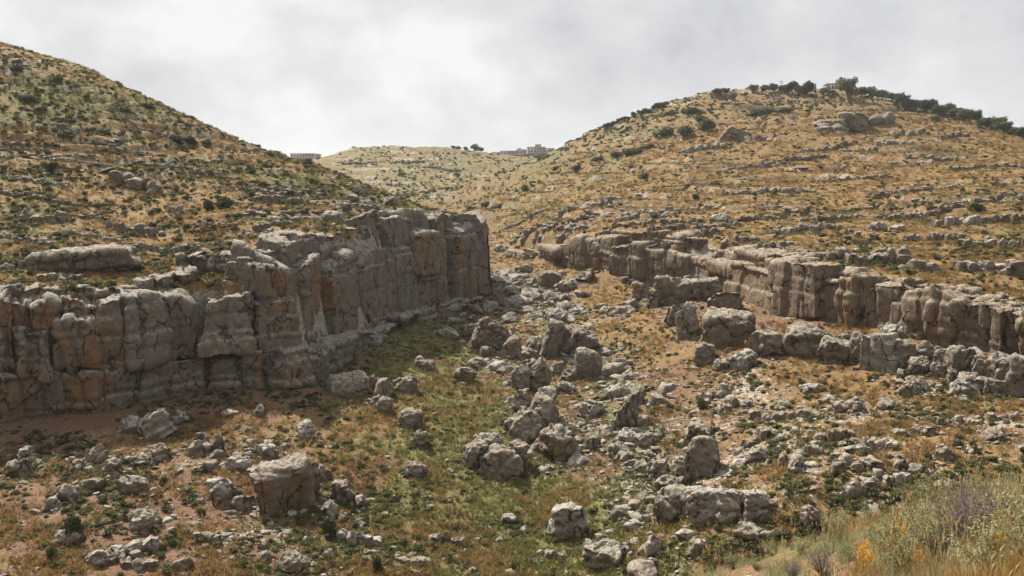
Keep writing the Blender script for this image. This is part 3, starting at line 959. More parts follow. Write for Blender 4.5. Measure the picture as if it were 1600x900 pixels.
    (473, 683, 35, 23, A_, 'broad pale boulder on the sunlit slope below the long rounded boulder', 'the broad pale slope boulder', {}), (414, 713, 34, 20, A_, None, None, {}), (370, 733, 36, 18, A_, None, None, {}), (174, 741, 28, 21, B, None, None, {}), (216, 731, 34, 19, B, None, None, {}),
    (250, 720, 30, 26, B, None, None, {}), (150, 725, 26, 30, B, None, None, {}), (305, 712, 22, 22, B, None, None, {}), (340, 706, 18, 24, B, None, None, {}), (410, 742, 32, 18, A_, None, None, {}),
    (98, 851, 37, 20, A_, 'pale boulder under the dark bushes at the lower left', 'the pale boulder under the dark bushes', {}), (77, 798, 26, 16, A_, None, None, {}), (98, 783, 28, 25, A_, None, None, {}), (218, 829, 40, 30, B, None, None, {}), (20, 745, 30, 22, B, None, None, {}),
    (150, 884, 30, 20, A_, None, None, {}), (178, 874, 30, 18, A_, None, None, {}), (205, 866, 28, 18, A_, None, None, {}), (232, 860, 26, 20, A_, None, None, {}), (135, 768, 34, 18, B, None, None, {}),
    (204, 772, 40, 24, B, None, None, {}), (120, 740, 24, 22, B, None, None, {}), (500, 750, 32, 24, B, None, None, {}), (413, 875, 16, 12, A_, None, None, {}), (280, 892, 30, 16, B, None, None, {}), (455, 895, 44, 26, B, None, None, {}),
    (310, 700, 22, 22, B, None, None, {}), (325, 738, 26, 18, B, None, None, {}),
    # right slope
    (1340, 650, 44, 20, B, None, None, dict(amp=.09)), (1318, 647, 34, 20, B, None, None, dict(amp=.09)), (1440, 612, 34, 18, B, None, None, {}), (1512, 616, 36, 18, A_, None, None, {}), (1266, 613, 26, 12, A_, None, None, {}),
    (1390, 640, 30, 16, B, None, None, {}), (1300, 630, 22, 12, A_, None, None, {}), (1480, 765, 28, 12, A_, 'single pale oval stone on bare earth above the near bank', None, {}), (1410, 735, 20, 16, B, None, None, {}), (1435, 740, 26, 16, B, None, None, {}),
    (1480, 720, 28, 22, B, None, None, {}), (1560, 690, 36, 20, B, None, None, {}), (1180, 655, 22, 14, B, None, None, {}), (1190, 720, 34, 18, B, None, None, dict(amp=.09)), (1250, 740, 30, 20, A_, None, None, {}),
]


PIECEV = {m: [mesh_from('rock_piece', *rock_geo((1, 1, 1), 760 + i, .085, p=14 + 3 * i, cuts=9, cut=(.66, 1.0), amp=.055, axes=i % 3 == 0, split=1, rough=.6), M[m]) for i in range(7)] for m in ('boulder', 'pale')}


def outcrop(px, pyb, wpx, hpx, mat, label=None, lm=None, noun='low grey rock outcrop', **kw):
    """a broken ledge: several jagged pieces of one outcrop, side by side"""
    _seed[0] += 1
    q = random.Random(_seed[0])
    g = ground_at(px, pyb)
    if g is None:
        return
    rr = math.sqrt(g[0] ** 2 + g[1] ** 2 + g[2] ** 2)
    k = rr / FPX
    root = bpy.data.objects.new('outcrop', None); COL.objects.link(root)
    root.location = g
    n = min(max(3, int(wpx / hpx * 1.5)), 24)
    for i in range(n):
        t = (i + .5) / n - .5 + q.uniform(-.3, .3) / n
        hh = hpx * k * q.uniform(.5, 1.05) * (1 - 1.1 * abs(t) ** 2)
        w = wpx * k / n * q.uniform(1.1, 1.9)
        dx, dy = t * wpx * k, q.uniform(-.3, 1.0) * hpx * k
        z = float(GZ(np.array([g[0] + dx]), np.array([g[1] + dy]))[0]) - g[2]
        pm = PIECEV[mat][q.randrange(7)]
        link('rock_piece', pm, root, (dx, dy, z + hh * .2), (q.uniform(-.1, .1), q.uniform(-.12, .12), q.uniform(-.4, .4) + (math.pi if q.random() < .5 else 0)), (w, w * q.uniform(.7, 1.2), hh * 1.6))
    BASES.append((g[0], g[1], wpx * k * .5))
    tag(root, label, 'outcrop')
    if label is None:
        AUTO.append((root, noun, 'outcrop', px, pyb))
    if lm:
        LANDMARKS.append((px, pyb - hpx / 2, lm))


for px, pyb, w, h, mt, lab, lm, kw in HERO:
    hill = pyb < 450 and not (780 < px < 1160)
    if hill and w > 30 and not (lab and (lab.startswith('long flat') or 'smooth' in lab)):
        outcrop(px, pyb, w, h * (.95 if kw.get('name') else .7), mt, lab, lm)
    else:
        boulder(px, pyb, w, h, mt, lab, lm, **kw)
for px, pyb, w, h in [(1240, 250, 70, 12), (1370, 232, 70, 10), (1440, 245, 60, 9), (1180, 262, 60, 10), (1100, 235, 40, 12), (1290, 236, 50, 10), (1540, 262, 70, 10), (1330, 282, 80, 9), (1200, 300, 90, 10), (1430, 300, 90, 10), (1560, 310, 80, 12), (1080, 330, 60, 12), (1000, 335, 50, 12),
                      (1180, 345, 60, 12), (1300, 345, 60, 12), (1440, 340, 80, 14), (1570, 345, 60, 14), (1100, 290, 60, 8), (940, 320, 40, 10), (880, 335, 40, 12), (900, 352, 40, 14), (1460, 375, 60, 16), (1560, 385, 60, 18), (1530, 420, 60, 18), (1590, 430, 40, 20), (1440, 425, 50, 18),
                      (1260, 360, 70, 14), (1340, 330, 50, 10), (820, 345, 40, 10), (840, 372, 40, 12), (60, 285, 60, 8), (120, 255, 60, 8), (40, 235, 50, 7), (200, 240, 60, 8), (330, 272, 60, 9), (60, 310, 70, 9), (400, 300, 60, 10), (470, 318, 50, 12), (330, 355, 50, 10), (30, 375, 60, 10), (480, 345, 40, 12), (590, 330, 34, 14), (150, 372, 60, 10), (560, 300, 30, 10), (250, 395, 60, 14), (330, 385, 40, 10), (20, 420, 40, 12), (440, 300, 34, 14), (100, 200, 40, 6), (230, 205, 40, 6),
                      (560, 255, 30, 6), (690, 265, 40, 6), (640, 255, 30, 5), (1230, 655, 70, 16), (1300, 690, 60, 16), (1370, 700, 60, 18), (1190, 690, 50, 18), (1430, 680, 50, 14), (1250, 720, 60, 20), (1330, 735, 70, 22), (1150, 640, 50, 14), (1500, 665, 60, 14), (1390, 755, 60, 18), (1560, 655, 50, 14), (1120, 620, 40, 14), (1340, 770, 50, 18),
                      (1020, 362, 60, 16), (1085, 372, 60, 18), (1140, 385, 60, 18), (1200, 392, 60, 18), (960, 358, 50, 14), (1050, 350, 60, 14), (1110, 358, 60, 14), (880, 372, 40, 16), (845, 378, 36, 16), (815, 384, 30, 14), (900, 360, 36, 12), (790, 392, 26, 12), (190, 880, 90, 16), (330, 845, 50, 14), (560, 850, 60, 16), (700, 850, 50, 14), (640, 880, 50, 14), (860, 870, 40, 14)]:
    if pyb < 400:
        w, h = w * 1.5, h * .72
    outcrop(px, pyb, w, h, 'boulder' if (px + pyb) % 3 else 'pale')

wm, wnt, wb = new_mat('white_paint')
wb.inputs['Base Color'].default_value = (.72, .71, .68, 1)
M['white'] = wm
kwb = NB(wnt)
wnt.links.new(kwb.mix(kwb.rng(kwb.noise(6, 3), .4, .7), (.76, .75, .72), (.6, .57, .52)), wb.inputs['Base Color'])
boulder(1408, 586, 8, 9, 'white', 'small square white stone below the tall square-topped boulder', None, p=16, cut=(.9, .99), cuts=3, amp=.01, name='white_stone', cat='stone', tilt=0)

# ------------------------------------------------------------------ medium rocks, one object each
ROCKV = []
for i in range(14):
    rs = np.random.RandomState(900 + i)
    dims = (1, rs.uniform(.65, 1.0), rs.uniform(.5, .85))
    v, f = rock_geo(dims, 900 + i, .075, p=rs.uniform(16, 34), cuts=9, cut=(.62, 1.0), amp=.05, rough=.8, axes=False)
    ROCKV.append(mesh_from('rock', v, f, M['pale' if i % 3 == 0 else 'boulder']))
SMALLV = []
for i in range(8):
    rs = np.random.RandomState(950 + i)
    v, f = rock_geo((1, rs.uniform(.55, 1.0), rs.uniform(.35, .75)), 950 + i, .22, p=26, cuts=7, cut=(.58, 1.0), amp=.06, rough=.6, axes=False)
    SMALLV.append(mesh_from('stone', v, f, M['boulder' if i % 3 else 'pale']))

RIDGE = [Pz(760, 500, -18)[:2], Pz(790, 560, -19)[:2], Pz(850, 640, -20.4)[:2], Pz(880, 715, -21.3)[:2]]
GULLY = [Pz(790, 430, -16.6)[:2], Pz(850, 470, -17.2)[:2], Pz(890, 500, -18)[:2], Pz(1010, 490, -16.2)[:2]]
SCREE = [Pz(-100, 740, -20)[:2], Pz(150, 725, -19.9)[:2], Pz(330, 715, -20)[:2], Pz(440, 700, -20)[:2]]
RSLOPE = [Pz(1040, 620, -19)[:2], Pz(1200, 650, -17.9)[:2], Pz(1400, 660, -16.5)[:2], Pz(1600, 650, -15.3)[:2]]
FIELD = [Pz(350, 730, -20.3)[:2], Pz(480, 760, -20.8)[:2], Pz(560, 860, -22.2)[:2], Pz(250, 820, -21)[:2]]
RB2 = [(p[0], p[1]) for p in RB]


def near_line(rs, line, sd, n):
    seg = [(math.hypot(b[0] - a[0], b[1] - a[1]), a, b) for a, b in zip(line[:-1], line[1:])]
    tot = sum(s[0] for s in seg)
    out = []
    for _ in range(n):
        t = rs.uniform(0, tot)
        for L, a, b in seg:
            if t <= L:
                break
            t -= L
        k = t / L
        out.append((a[0] + (b[0] - a[0]) * k + rs.normal() * sd, a[1] + (b[1] - a[1]) * k + rs.normal() * sd))
    return out


rs = np.random.RandomState(5)
spots = []
for line, sd, n, s0, s1, ph in [
        (STREAM, 2.6, 76, .7, 2.2, 'stream rock'), (RIDGE, 2.0, 50, 1.0, 2.8, 'ridge rock'), (GULLY, 3.6, 90, 1.0, 3.4, 'gorge rock'),
        (SCREE, 1.6, 26, .6, 1.4, 'scree rock'), (RSLOPE, 4.2, 34, .5, 1.2, 'slope rock'), (FIELD, 5, 28, .5, 1.1, 'field rock')]:
    for x, y in near_line(rs, line, sd, n):
        spots.append((x, y, rs.uniform(s0, s1) if rs.rand() < .35 else rs.uniform(s0, (s0 + s1) / 2), ph))
X, Y = np.array([s[0] for s in spots]), np.array([s[1] for s in spots])
Zs, inf = GH(X, Y)
for i, (x, y, s, ph) in enumerate(spots):
    if inf['wl'][i] > .02 or inf['wr'][i] > .02 or inf['dl'][i] > -1 or inf['dr'][i] > -1:
        continue
    q = project(x, y, Zs[i])
    if not (-10 < q[0] < 1610 and q[1] < 905):
        continue
    o = link('rock', ROCKV[rs.randint(14)], None, (x, y, Zs[i] + s * .06), (rs.normal() * .18, rs.normal() * .18, rs.uniform(0, 6.28)), (s, s, s * rs.uniform(.8, 1.15)))
    tag(o, None, 'rock')
    BASES.append((x, y, s * .5))
    AUTO.append((o, ('pale ' if o.data.materials[0] == M['pale'] else 'grey ') + ph, 'rock', q[0], q[1]))


# ------------------------------------------------------------------ scatter of what nobody could count
def scatter(name, pts, rot, scl, idx, variants, label, cat):
    """one object: points carrying turn, size and variant, instanced by geometry nodes"""
    me = bpy.data.meshes.new(name)
    n = len(pts)
    me.vertices.add(n)
    me.vertices.foreach_set('co', np.asarray(pts, np.float32).ravel())
    for nm, ty, arr, key in (('rot', 'FLOAT_VECTOR', rot, 'vector'), ('scl', 'FLOAT_VECTOR', scl, 'vector'), ('idx', 'INT', idx, 'value')):
        at = me.attributes.new(nm, ty, 'POINT')
        at.data.foreach_set(key, np.asarray(arr, np.int32 if ty == 'INT' else np.float32).ravel())
    o = link(name, me)
    tag(o, label, cat, None, 'stuff')
    col = bpy.data.collections.new(name + '_kinds')
    for i, vm in enumerate(variants):
        vo = bpy.data.objects.new('%s_kind_%02d' % (name, i), vm)
        col.objects.link(vo)
    ng = bpy.data.node_groups.new(name, 'GeometryNodeTree')
    ng.interface.new_socket('Geometry', in_out='INPUT', socket_type='NodeSocketGeometry')
    ng.interface.new_socket('Geometry', in_out='OUTPUT', socket_type='NodeSocketGeometry')
    N, L = ng.nodes, ng.links
    gi, go = N.new('NodeGroupInput'), N.new('NodeGroupOutput')
    ci = N.new('GeometryNodeCollectionInfo')
    ci.inputs['Collection'].default_value = col
    ci.inputs['Separate Children'].default_value = True
    ci.inputs['Reset Children'].default_value = True
    ip = N.new('GeometryNodeInstanceOnPoints')
    ip.inputs['Pick Instance'].default_value = True

    def na(nm, ty):
        a = N.new('GeometryNodeInputNamedAttribute'); a.data_type = ty
        a.inputs['Name'].default_value = nm
        return [s for s in a.outputs if s.enabled][0]
    L.new(gi.outputs[0], ip.inputs['Points'])
    L.new(ci.outputs[0], ip.inputs['Instance'])
    L.new(na('idx', 'INT'), ip.inputs['Instance Index'])
    er = N.new('FunctionNodeEulerToRotation')
    L.new(na('rot', 'FLOAT_VECTOR'), er.inputs[0])
    L.new(er.outputs[0], ip.inputs['Rotation'])
    L.new(na('scl', 'FLOAT_VECTOR'), ip.inputs['Scale'])
    L.new(ip.outputs[0], go.inputs[0])
    md = o.modifiers.new('scatter', 'NODES'); md.node_group = ng
    return o


def in_view(x, y, z, mx=140, my=60):
    f = y * cp - z * sp
    px = 800 + FPX * x / f
    py = 450 - FPX * (y * sp + z * cp) / f
    return (f > 2) & (px > -mx) & (px < 1600 + mx) & (py < 900 + my)


def sample_world(rs, n, dlo, dhi, power=1.0):
    """random spots over the ground, thinner with distance"""
    d = dlo * (dhi / dlo) ** (rs.rand(n) ** power)
    u = rs.uniform(-.62, .62, n)
    return u * d, d


rs = np.random.RandomState(11)
parts = [np.array(sample_world(rs, 30000, 42, 130)).T, np.array(sample_world(rs, 30000, 75, 420)).T]
for line, sd, n in ((STREAM, 3.0, 2600), (RIDGE, 2.4, 1200), (GULLY, 4.2, 2200), (SCREE, 2.2, 1300), (RSLOPE, 5, 1500), (FIELD, 6, 1300), (SLAB, 6, 700)):
    parts.append(np.array(near_line(rs, line, sd, n)))
ring = []
for bx, by_, br in BASES:
    for _ in range(int(9 + 5 * br)):
        a = rs.uniform(0, 6.28); q = br * rs.uniform(.75, 1.5) + rs.exponential(.25)
        ring.append((bx + q * math.cos(a), by_ + q * math.sin(a) * .9))
parts.append(np.array(ring))
xy = np.concatenate(parts)
z, inf = GH(xy[:, 0], xy[:, 1])
g, rk, so = inf['green'], inf['rock'], inf['soil']
clump = fbm(xy[:, 0] * .16, xy[:, 1] * .16, 77., 3)
floor = (1 - inf['wl']) * (1 - inf['wr'])
pr = np.clip(-.1 + 1.1 * clump + .35 * rk, 0, 1) * np.where(floor > .5, .6, .42) + .8 * inf['riser'] * (floor < .5)

cl = np.arange(len(xy)) >= 60000
pr = np.where(cl, .85, pr)
pr = np.where((floor < .5) & ~cl, np.clip(.10 + 1.3 * inf['riser'] + .5 * clump, 0, 1), pr)
pr = pr * (inf['edge'] < .15) * (1 - .8 * inf['bank'])
pr = pr * np.where((g > .6) & ~cl & (floor > .5), .35, 1)
keep = (rs.rand(len(xy)) < pr) & in_view(xy[:, 0], xy[:, 1], z) & (xy[:, 1] > 25)
xy, z, riser = xy[keep], z[keep], inf['riser'][keep] * (floor[keep] < .5)
n = len(xy)
s = .09 + .24 * rs.rand(n) ** 2.6 + .45 * (rs.rand(n) < .12) * rs.rand(n)
gul = np.exp(-(np.minimum(seg_dist(GULLY, xy[:, 0], xy[:, 1]) / 4, np.minimum(seg_dist(STREAM, xy[:, 0], xy[:, 1]), seg_dist(RIDGE, xy[:, 0], xy[:, 1])) / 3)) ** 2)
s = s * (1 + .9 * gul * rs.rand(n))
s = s * (1 + 1.3 * riser) * (1 + np.clip((xy[:, 1] - 110) / 260, 0, 1.0))
S = np.c_[s * rs.uniform(.9, 1.5, n) * (1 + .7 * riser), s, s * rs.uniform(.6, 1.1, n)]
rot = np.c_[rs.normal(size=n) * .2, rs.normal(size=n) * .2, np.where(riser > .3, rs.normal(size=n) * .3, rs.uniform(0, 6.28, n))]
print('stones', n)
scatter('stones', np.c_[xy, z + s * .07], rot, S, rs.randint(0, 8, n), SMALLV, 'loose grey stones strewn over the valley floor and slopes', 'stones')

# ------------------------------------------------------------------ plants
def quads_at(c, nrm, size, rs, aspect=.6):
    """leaf-sized faces at points c facing nrm"""
    n = len(c)
    t = np.cross(nrm, rs.normal(size=(n, 3))); t /= np.linalg.norm(t, axis=1)[:, None] + 1e-9
    b = np.cross(nrm, t)
    s = np.asarray(size).reshape(-1, 1) * np.ones((n, 1))
    v = np.stack([c - t * s, c - b * s * aspect, c + t * s, c + b * s * aspect], 1).reshape(-1, 3)
    return v, np.arange(4 * n).reshape(n, 4)


def leaf_cloud(rs, blobs, n, size, up=.5, shell=.55, ground=True):
    """blobs: (x, y, z, rx, ry, rz)"""
    bl = np.array(blobs, float)
    vol = bl[:, 3] * bl[:, 4] * bl[:, 5]
    k = rs.choice(len(bl), n, p=vol / vol.sum())
    d = rs.normal(size=(n, 3)); d /= np.linalg.norm(d, axis=1)[:, None]
    r = shell + (1 - shell) * rs.rand(n)
    r = np.where(rs.rand(n) < .12, r * 1.14, r)
    c = bl[k, :3] + d * bl[k, 3:] * r[:, None]
    nr = d + rs.normal(size=(n, 3)) * .6; nr[:, 2] += up
    nr /= np.linalg.norm(nr, axis=1)[:, None]
    if ground:
        c[:, 2] = np.abs(c[:, 2])
    return quads_at(c, nr, size * rs.uniform(.6, 1.4, n), rs)


def tube(pts, radii, sides=5):
    pts = np.array(pts, float); n = len(pts)
    v, f = [], []
    for i in range(n):
        d = pts[min(i + 1, n - 1)] - pts[max(i - 1, 0)]
        d /= np.linalg.norm(d) + 1e-9
        a = np.cross(d, (.3, 1, .1)); a /= np.linalg.norm(a) + 1e-9
        b = np.cross(d, a)
        for s in range(sides):
            t = 2 * math.pi * s / sides
            v.append(pts[i] + radii[i] * (a * math.cos(t) + b * math.sin(t)))
    for i in range(n - 1):
        for s in range(sides):
            f.append((i * sides + s, i * sides + (s + 1) % sides, (i + 1) * sides + (s + 1) % sides, (i + 1) * sides + s))
    return np.array(v), np.array(f)


def join(parts):
    v, f, o = [], [], 0
    for a, b in parts:
        v.append(a); f.append(b + o); o += len(a)
    return np.concatenate(v), np.concatenate(f)


def shrub_geo(seed, n=420, size=.075, lobes=7):
    """unit cushion: about 1 wide, .6 high"""
    rs = np.random.RandomState(seed)
    bl = []
    for _ in range(lobes):
        a, q = rs.uniform(0, 6.28), rs.uniform(0, .27)
        r = rs.uniform(.14, .26)
        bl.append((q * math.cos(a), q * math.sin(a), rs.uniform(.12, .36), r, r, r * rs.uniform(.7, 1)))
    return leaf_cloud(rs, bl, n, size)


def tuft_geo(seed, blades=14, h=1.0, spread=.45, w=.035, bend=.35):
    """tuft of grass, unit height"""
    rs = np.random.RandomState(seed)
    v, f = [], []
    for i in range(blades):
        a = rs.uniform(0, 6.28); r = spread * .5 * math.sqrt(rs.rand())
        p0 = np.array([r * math.cos(a), r * math.sin(a), -.05])
        hh = h * rs.uniform(.5, 1.05)
        lean = np.array([math.cos(a), math.sin(a), 0]) * bend * rs.uniform(.3, 1.2) * hh + rs.normal(size=3) * .05
        p1 = p0 + lean * .4 + (0, 0, hh * .6)
        p2 = p0 + lean + (0, 0, hh)
        b = rs.uniform(0, 6.28); s = np.array([math.cos(b), math.sin(b), 0]) * w
        k = len(v)
        v += [p0 - s, p0 + s, p1 + s * .8, p1 - s * .8, p2, p2 + s * .2]
        f += [(k, k + 1, k + 2, k + 3), (k + 3, k + 2, k + 5, k + 4)]
    return np.array(v), np.array(f)


SHRUBV = {}
for key, mk, nn, sz in (('scrub', 'scrub', 170, .085), ('shrub', 'shrub', 800, .05)):
    SHRUBV[key] = [mesh_from(key, *shrub_geo(300 + i + (50 if key == 'shrub' else 0), nn, sz), M[mk], False) for i in range(5)]
TUFT_DRY = [mesh_from('dry_tuft', *tuft_geo(400 + i, 16, 1, .9, .05, .5), M['dry'], False) for i in range(4)]
TUFT_GREEN = [mesh_from('green_tuft', *tuft_geo(410 + i, 16, 1, 1.0, .06, .6), M['green'], False) for i in range(4)]

# -- low scrub and grass over the hills: nobody could count it
rs = np.random.RandomState(21)


def spots_for(n, dlo, dhi, dens, power=1.0):
    x, y = sample_world(rs, n, dlo, dhi, power)
    z, inf = GH(x, y)
    pr = dens(x, y, inf)
    k = (rs.rand(n) < pr) & in_view(x, y, z)
    return x[k], y[k], z[k], {a: b[k] for a, b in inf.items()}


def d_scrub(x, y, i):
    c = fbm(x * .14, y * .14, 60., 3)
    up = np.maximum(i['wl'], i['wr'])
    base = np.where(i['wl'] > .5, .42 + .42 * sstep(95, 150, y) + 1.0 * c, np.where(i['wr'] > .5, .36 + .9 * c + .2 * sstep(170, 300, y) + .25 * i['riser'], .36 + .85 * c - .15 * i['green']))
    return np.clip(base, 0.02, 1) * (i['edge'] < .3) * (1 - i['bank'])


x, y, z, inf = spots_for(80000, 42, 380, d_scrub)
ring = [(bx + br * 1.05 * math.cos(a) * q, by_ + br * 1.05 * math.sin(a) * q) for bx, by_, br in BASES for a, q in zip(rs.uniform(0, 6.28, 5), rs.uniform(.9, 1.4, 5))]
rx, ry = np.array(ring).T
rz, ri = GH(rx, ry)
ok = (ri['edge'] < .3) & (ri['bank'] < .5)
x, y, z = np.r_[x, rx[ok]], np.r_[y, ry[ok]], np.r_[z, rz[ok]]
inf = {k_: np.r_[v_, ri[k_][ok]] for k_, v_ in inf.items()}
n = len(x)
s = (.24 + .6 * rs.rand(n) ** 2.2) * (1 + .7 * sstep(150, 330, y)) * (1 + .55 * (inf['wl'] > .5) + .3 * (inf['wr'] > .5))
scatter('low_scrub', np.c_[x, y, z - .03], np.c_[np.zeros(n), np.zeros(n), rs.uniform(0, 6.28, n)], np.c_[s * rs.uniform(.9, 1.5, n), s, s * rs.uniform(.6, 1.0, n)],
        rs.randint(0, 5, n), SHRUBV['scrub'], 'low olive-green scrub dotted over both hillsides and the valley', 'scrub')
x, y, z, inf = spots_for(22000, 330, 640, lambda x, y, i: np.clip(.6 + .9 * fbm(x * .03, y * .03, 61., 3), 0, 1))
n2 = len(x)
s = .8 + 1.6 * rs.rand(n2) ** 2
scatter('far_scrub', np.c_[x, y, z - .05], np.c_[np.zeros(n2), np.zeros(n2), rs.uniform(0, 6.28, n2)], np.c_[s * 1.2, s, s * .8],
        rs.randint(0, 5, n2), SHRUBV['scrub'], 'scattered scrub over the distant hill at the head of the valley', 'scrub')


def d_dry(x, y, i):
    c = fbm(x * .2, y * .2, 62., 3)
    return np.clip(.75 + .7 * c - 1.1 * i['rock'] - .6 * i['soil'] - .25 * i['green'], 0.03, 1) * (i['edge'] < .5) * (1 - i['bank']) * (1 - (i['dl'] > -5) * (i['dl'] < 0))


x, y, z, inf = spots_for(120000, 44, 300, d_dry)
n3 = len(x)
s = (.18 + .22 * rs.rand(n3)) * (1 + 1.0 * sstep(110, 280, y))
scatter('dry_grass', np.c_[x, y, z], np.c_[rs.normal(size=(n3, 2)) * .1, rs.uniform(0, 6.28, n3)], np.c_[s * 1.5, s * 1.5, s], rs.randint(0, 4, n3), TUFT_DRY,
        'dry golden grass covering the terraces and slopes', 'grass')
x, y, z, inf = spots_for(90000, 44, 220, lambda x, y, i: np.clip(1.3 * i['green'] + .4 * fbm(x * .3, y * .3, 63., 2) - .12, 0, 1) * (i['edge'] < .5) * (1 - i['bank']) * .8)
n4 = len(x)
s = (.14 + .18 * rs.rand(n4)) * (1 + .8 * sstep(100, 220, y))
scatter('green_grass', np.c_[x, y, z], np.c_[rs.normal(size=(n4, 2)) * .1, rs.uniform(0, 6.28, n4)], np.c_[s * 1.7, s * 1.7, s], rs.randint(0, 4, n4), TUFT_GREEN,
        'short green grass on the valley floor below the left cliff', 'grass')
print('scrub', n, n2, 'grass', n3, n4)

# -- single shrubs
SHRUBS = [  # px, py base, width px, height px, label
    (86, 133, 30, 19, 'large dark round shrub high on the left hillside near the skyline'), (78, 271, 24, 23, 'upright dark green shrub on the left hillside beside a stone row'),
    (326, 331, 24, 21, 'left one of two dark shrubs on the shelf of the left hillside'), (348, 328, 32, 24, 'right one of two dark shrubs on the shelf of the left hillside'),
    (272, 223, 30, 15, None), (296, 226, 32, 15, None), (322, 228, 26, 12, None), (134, 154, 18, 10, None), (40, 158, 36, 13, None), (25, 112, 26, 12, None), (60, 175, 26, 12, None),
    (100, 215, 30, 13, None), (160, 210, 30, 12, None), (190, 175, 34, 11, None), (230, 170, 34, 11, None), (392, 272, 18, 11, None), (480, 258, 20, 12, None), (455, 245, 18, 9, None),
    (112, 846, 38, 46, 'tall dark green bush on the lower left slope beside a pale boulder'), (78, 877, 20, 32, 'slender dark bush below the tall bush at the lower left'),
    (590, 893, 26, 28, None), (803, 889, 20, 15, None), (253, 757, 18, 14, None), (160, 787, 18, 14, None), (313, 806, 20, 15, None), (252, 862, 22, 16, None), (270, 856, 24, 18, None), (630, 855, 20, 16, None), (515, 838, 36, 34, None),
    (1530, 331, 26, 17, 'dark shrub alone on the right terrace near the frame edge'), (1088, 313, 15, 12, 'small round dark shrub alone on the golden right hillside'), (1006, 280, 20, 13, None), (1098, 640, 24, 26, None), (1525, 458, 26, 16, None),
    (1180, 414, 14, 14, None), (1305, 745, 16, 12, None), (470, 415, 26, 12, None), (425, 396, 18, 13, None), (545, 512, 24, 16, None), (620, 448, 14, 22, None), (500, 450, 14, 26, None), (575, 505, 14, 18, None), (1260, 822, 30, 16, None),
    (1040, 214, 40, 20, 'broad dark shrub thicket on the left shoulder of the right hill'), (1075, 212, 40, 18, None), (1108, 206, 34, 24, 'tallest dark green shrub on the left shoulder of the right hill'), (1095, 190, 22, 12, None), (990, 242, 50, 15, None), (965, 245, 30, 11, None),
    (1015, 232, 30, 10, None), (1080, 178, 40, 12, None), (1050, 180, 26, 9, None), (1200, 178, 60, 13, None), (1180, 182, 30, 12, None), (1228, 176, 34, 11, None), (820, 298, 22, 13, None), (905, 265, 30, 9, None), (935, 252, 26, 9, None), (870, 265, 24, 8, None),
    (760, 322, 26, 9, None), (782, 326, 26, 10, None), (735, 328, 20, 9, None), (715, 276, 14, 9, None),
    (1462, 190, 30, 13, 'bright yellow-green shrub on the crest above the right hillside'),
]
for px, pyb, w, h, lab in SHRUBS:
    g = ground_at(px, pyb)
    if g is None:
        continue
    rr = math.hypot(g[1], g[0])
    W, Hh = w * rr / FPX, h * rr / FPX
    o = link('shrub', SHRUBV['shrub'][rs.randint(5)], None, (g[0], g[1] + W * .2, g[2] - .05), (0, 0, rs.uniform(0, 6.28)), (W * 1.1, W * .95, Hh * 1.7))
    if lab and 'yellow-green' in lab:
        o.material_slots[0].link = 'OBJECT'; o.material_slots[0].material = M['fresh']
    tag(o, lab, 'shrub')
    if lab is None:
        AUTO.append((o, 'dark green shrub', 'shrub', px, pyb))


# -- trees
def tree_geo(seed, cyp=False):
    """unit height tree: trunk with limbs, crown of leaf faces"""
    rs = np.random.RandomState(seed)
    if cyp:
        tr = tube([(0, 0, -.05), (0, 0, .3)], [.03, .02])
        bl = [(0, 0, .12 + .1 * i, .10 - .006 * i, .10 - .006 * i, .09) for i in range(9)]
        return tr, leaf_cloud(rs, bl, 700, .03, ground=False)
    top = np.array([rs.normal() * .04, rs.normal() * .04, .36])
    parts = [tube([(0, 0, -.06), (.01, 0, .15), top], [.05, .036, .024])]
    bl = [(top[0], top[1], .58, .30, .30, .30)]
    for i in range(9):
        a = i * .75 + rs.uniform(-.4, .4)
        r = rs.uniform(.18, .36); zz = rs.uniform(.22, .8)
        e = np.array([r * math.cos(a), r * math.sin(a), zz])
        parts.append(tube([top * .7, (top * .7 + e) / 2 + (0, 0, .04), e], [.022, .014, .006], 4))
        q = rs.uniform(.14, .22)
        bl.append((*e, q, q, q))
    return join(parts), leaf_cloud(rs, bl, 1700, .045, ground=False)


TREEV = [(mesh_from('trunk', *t, M['bark']), mesh_from('crown', *c, M['tree'], False)) for t, c in [tree_geo(500 + i) for i in range(5)] + [tree_geo(520, True)]]


def tree(px, pyb, w, h, label=None, kind=None, d=None):
    g = ground_at(px, pyb) if d is None else None
    if d is not None or g is None:
        a, b = ray(px, pyb)
        dd = d if d is not None else 420
        g = (a * dd, dd, float(GH(np.array([a * dd]), np.array([dd]))[0][0]))
    rr = math.hypot(g[0], g[1])
    k = rs.randint(5) if kind is None else kind
    root = bpy.data.objects.new('tree', None); COL.objects.link(root)
    root.location = g
    root.rotation_euler = (0, 0, rs.uniform(0, 6.28))
    Hh = h * rr / FPX * (1.25 if kind != 5 else 1)
    W = w * rr / FPX / (.85 if kind != 5 else .22)
    root.scale = (W, W, Hh)
    link('trunk', TREEV[k][0], root); link('crown', TREEV[k][1], root)
    tag(root, label, 'tree', 'trees on the ridges')
    if label is None:
        AUTO.append((root, 'dark evergreen tree', 'tree', px, pyb))
    return root


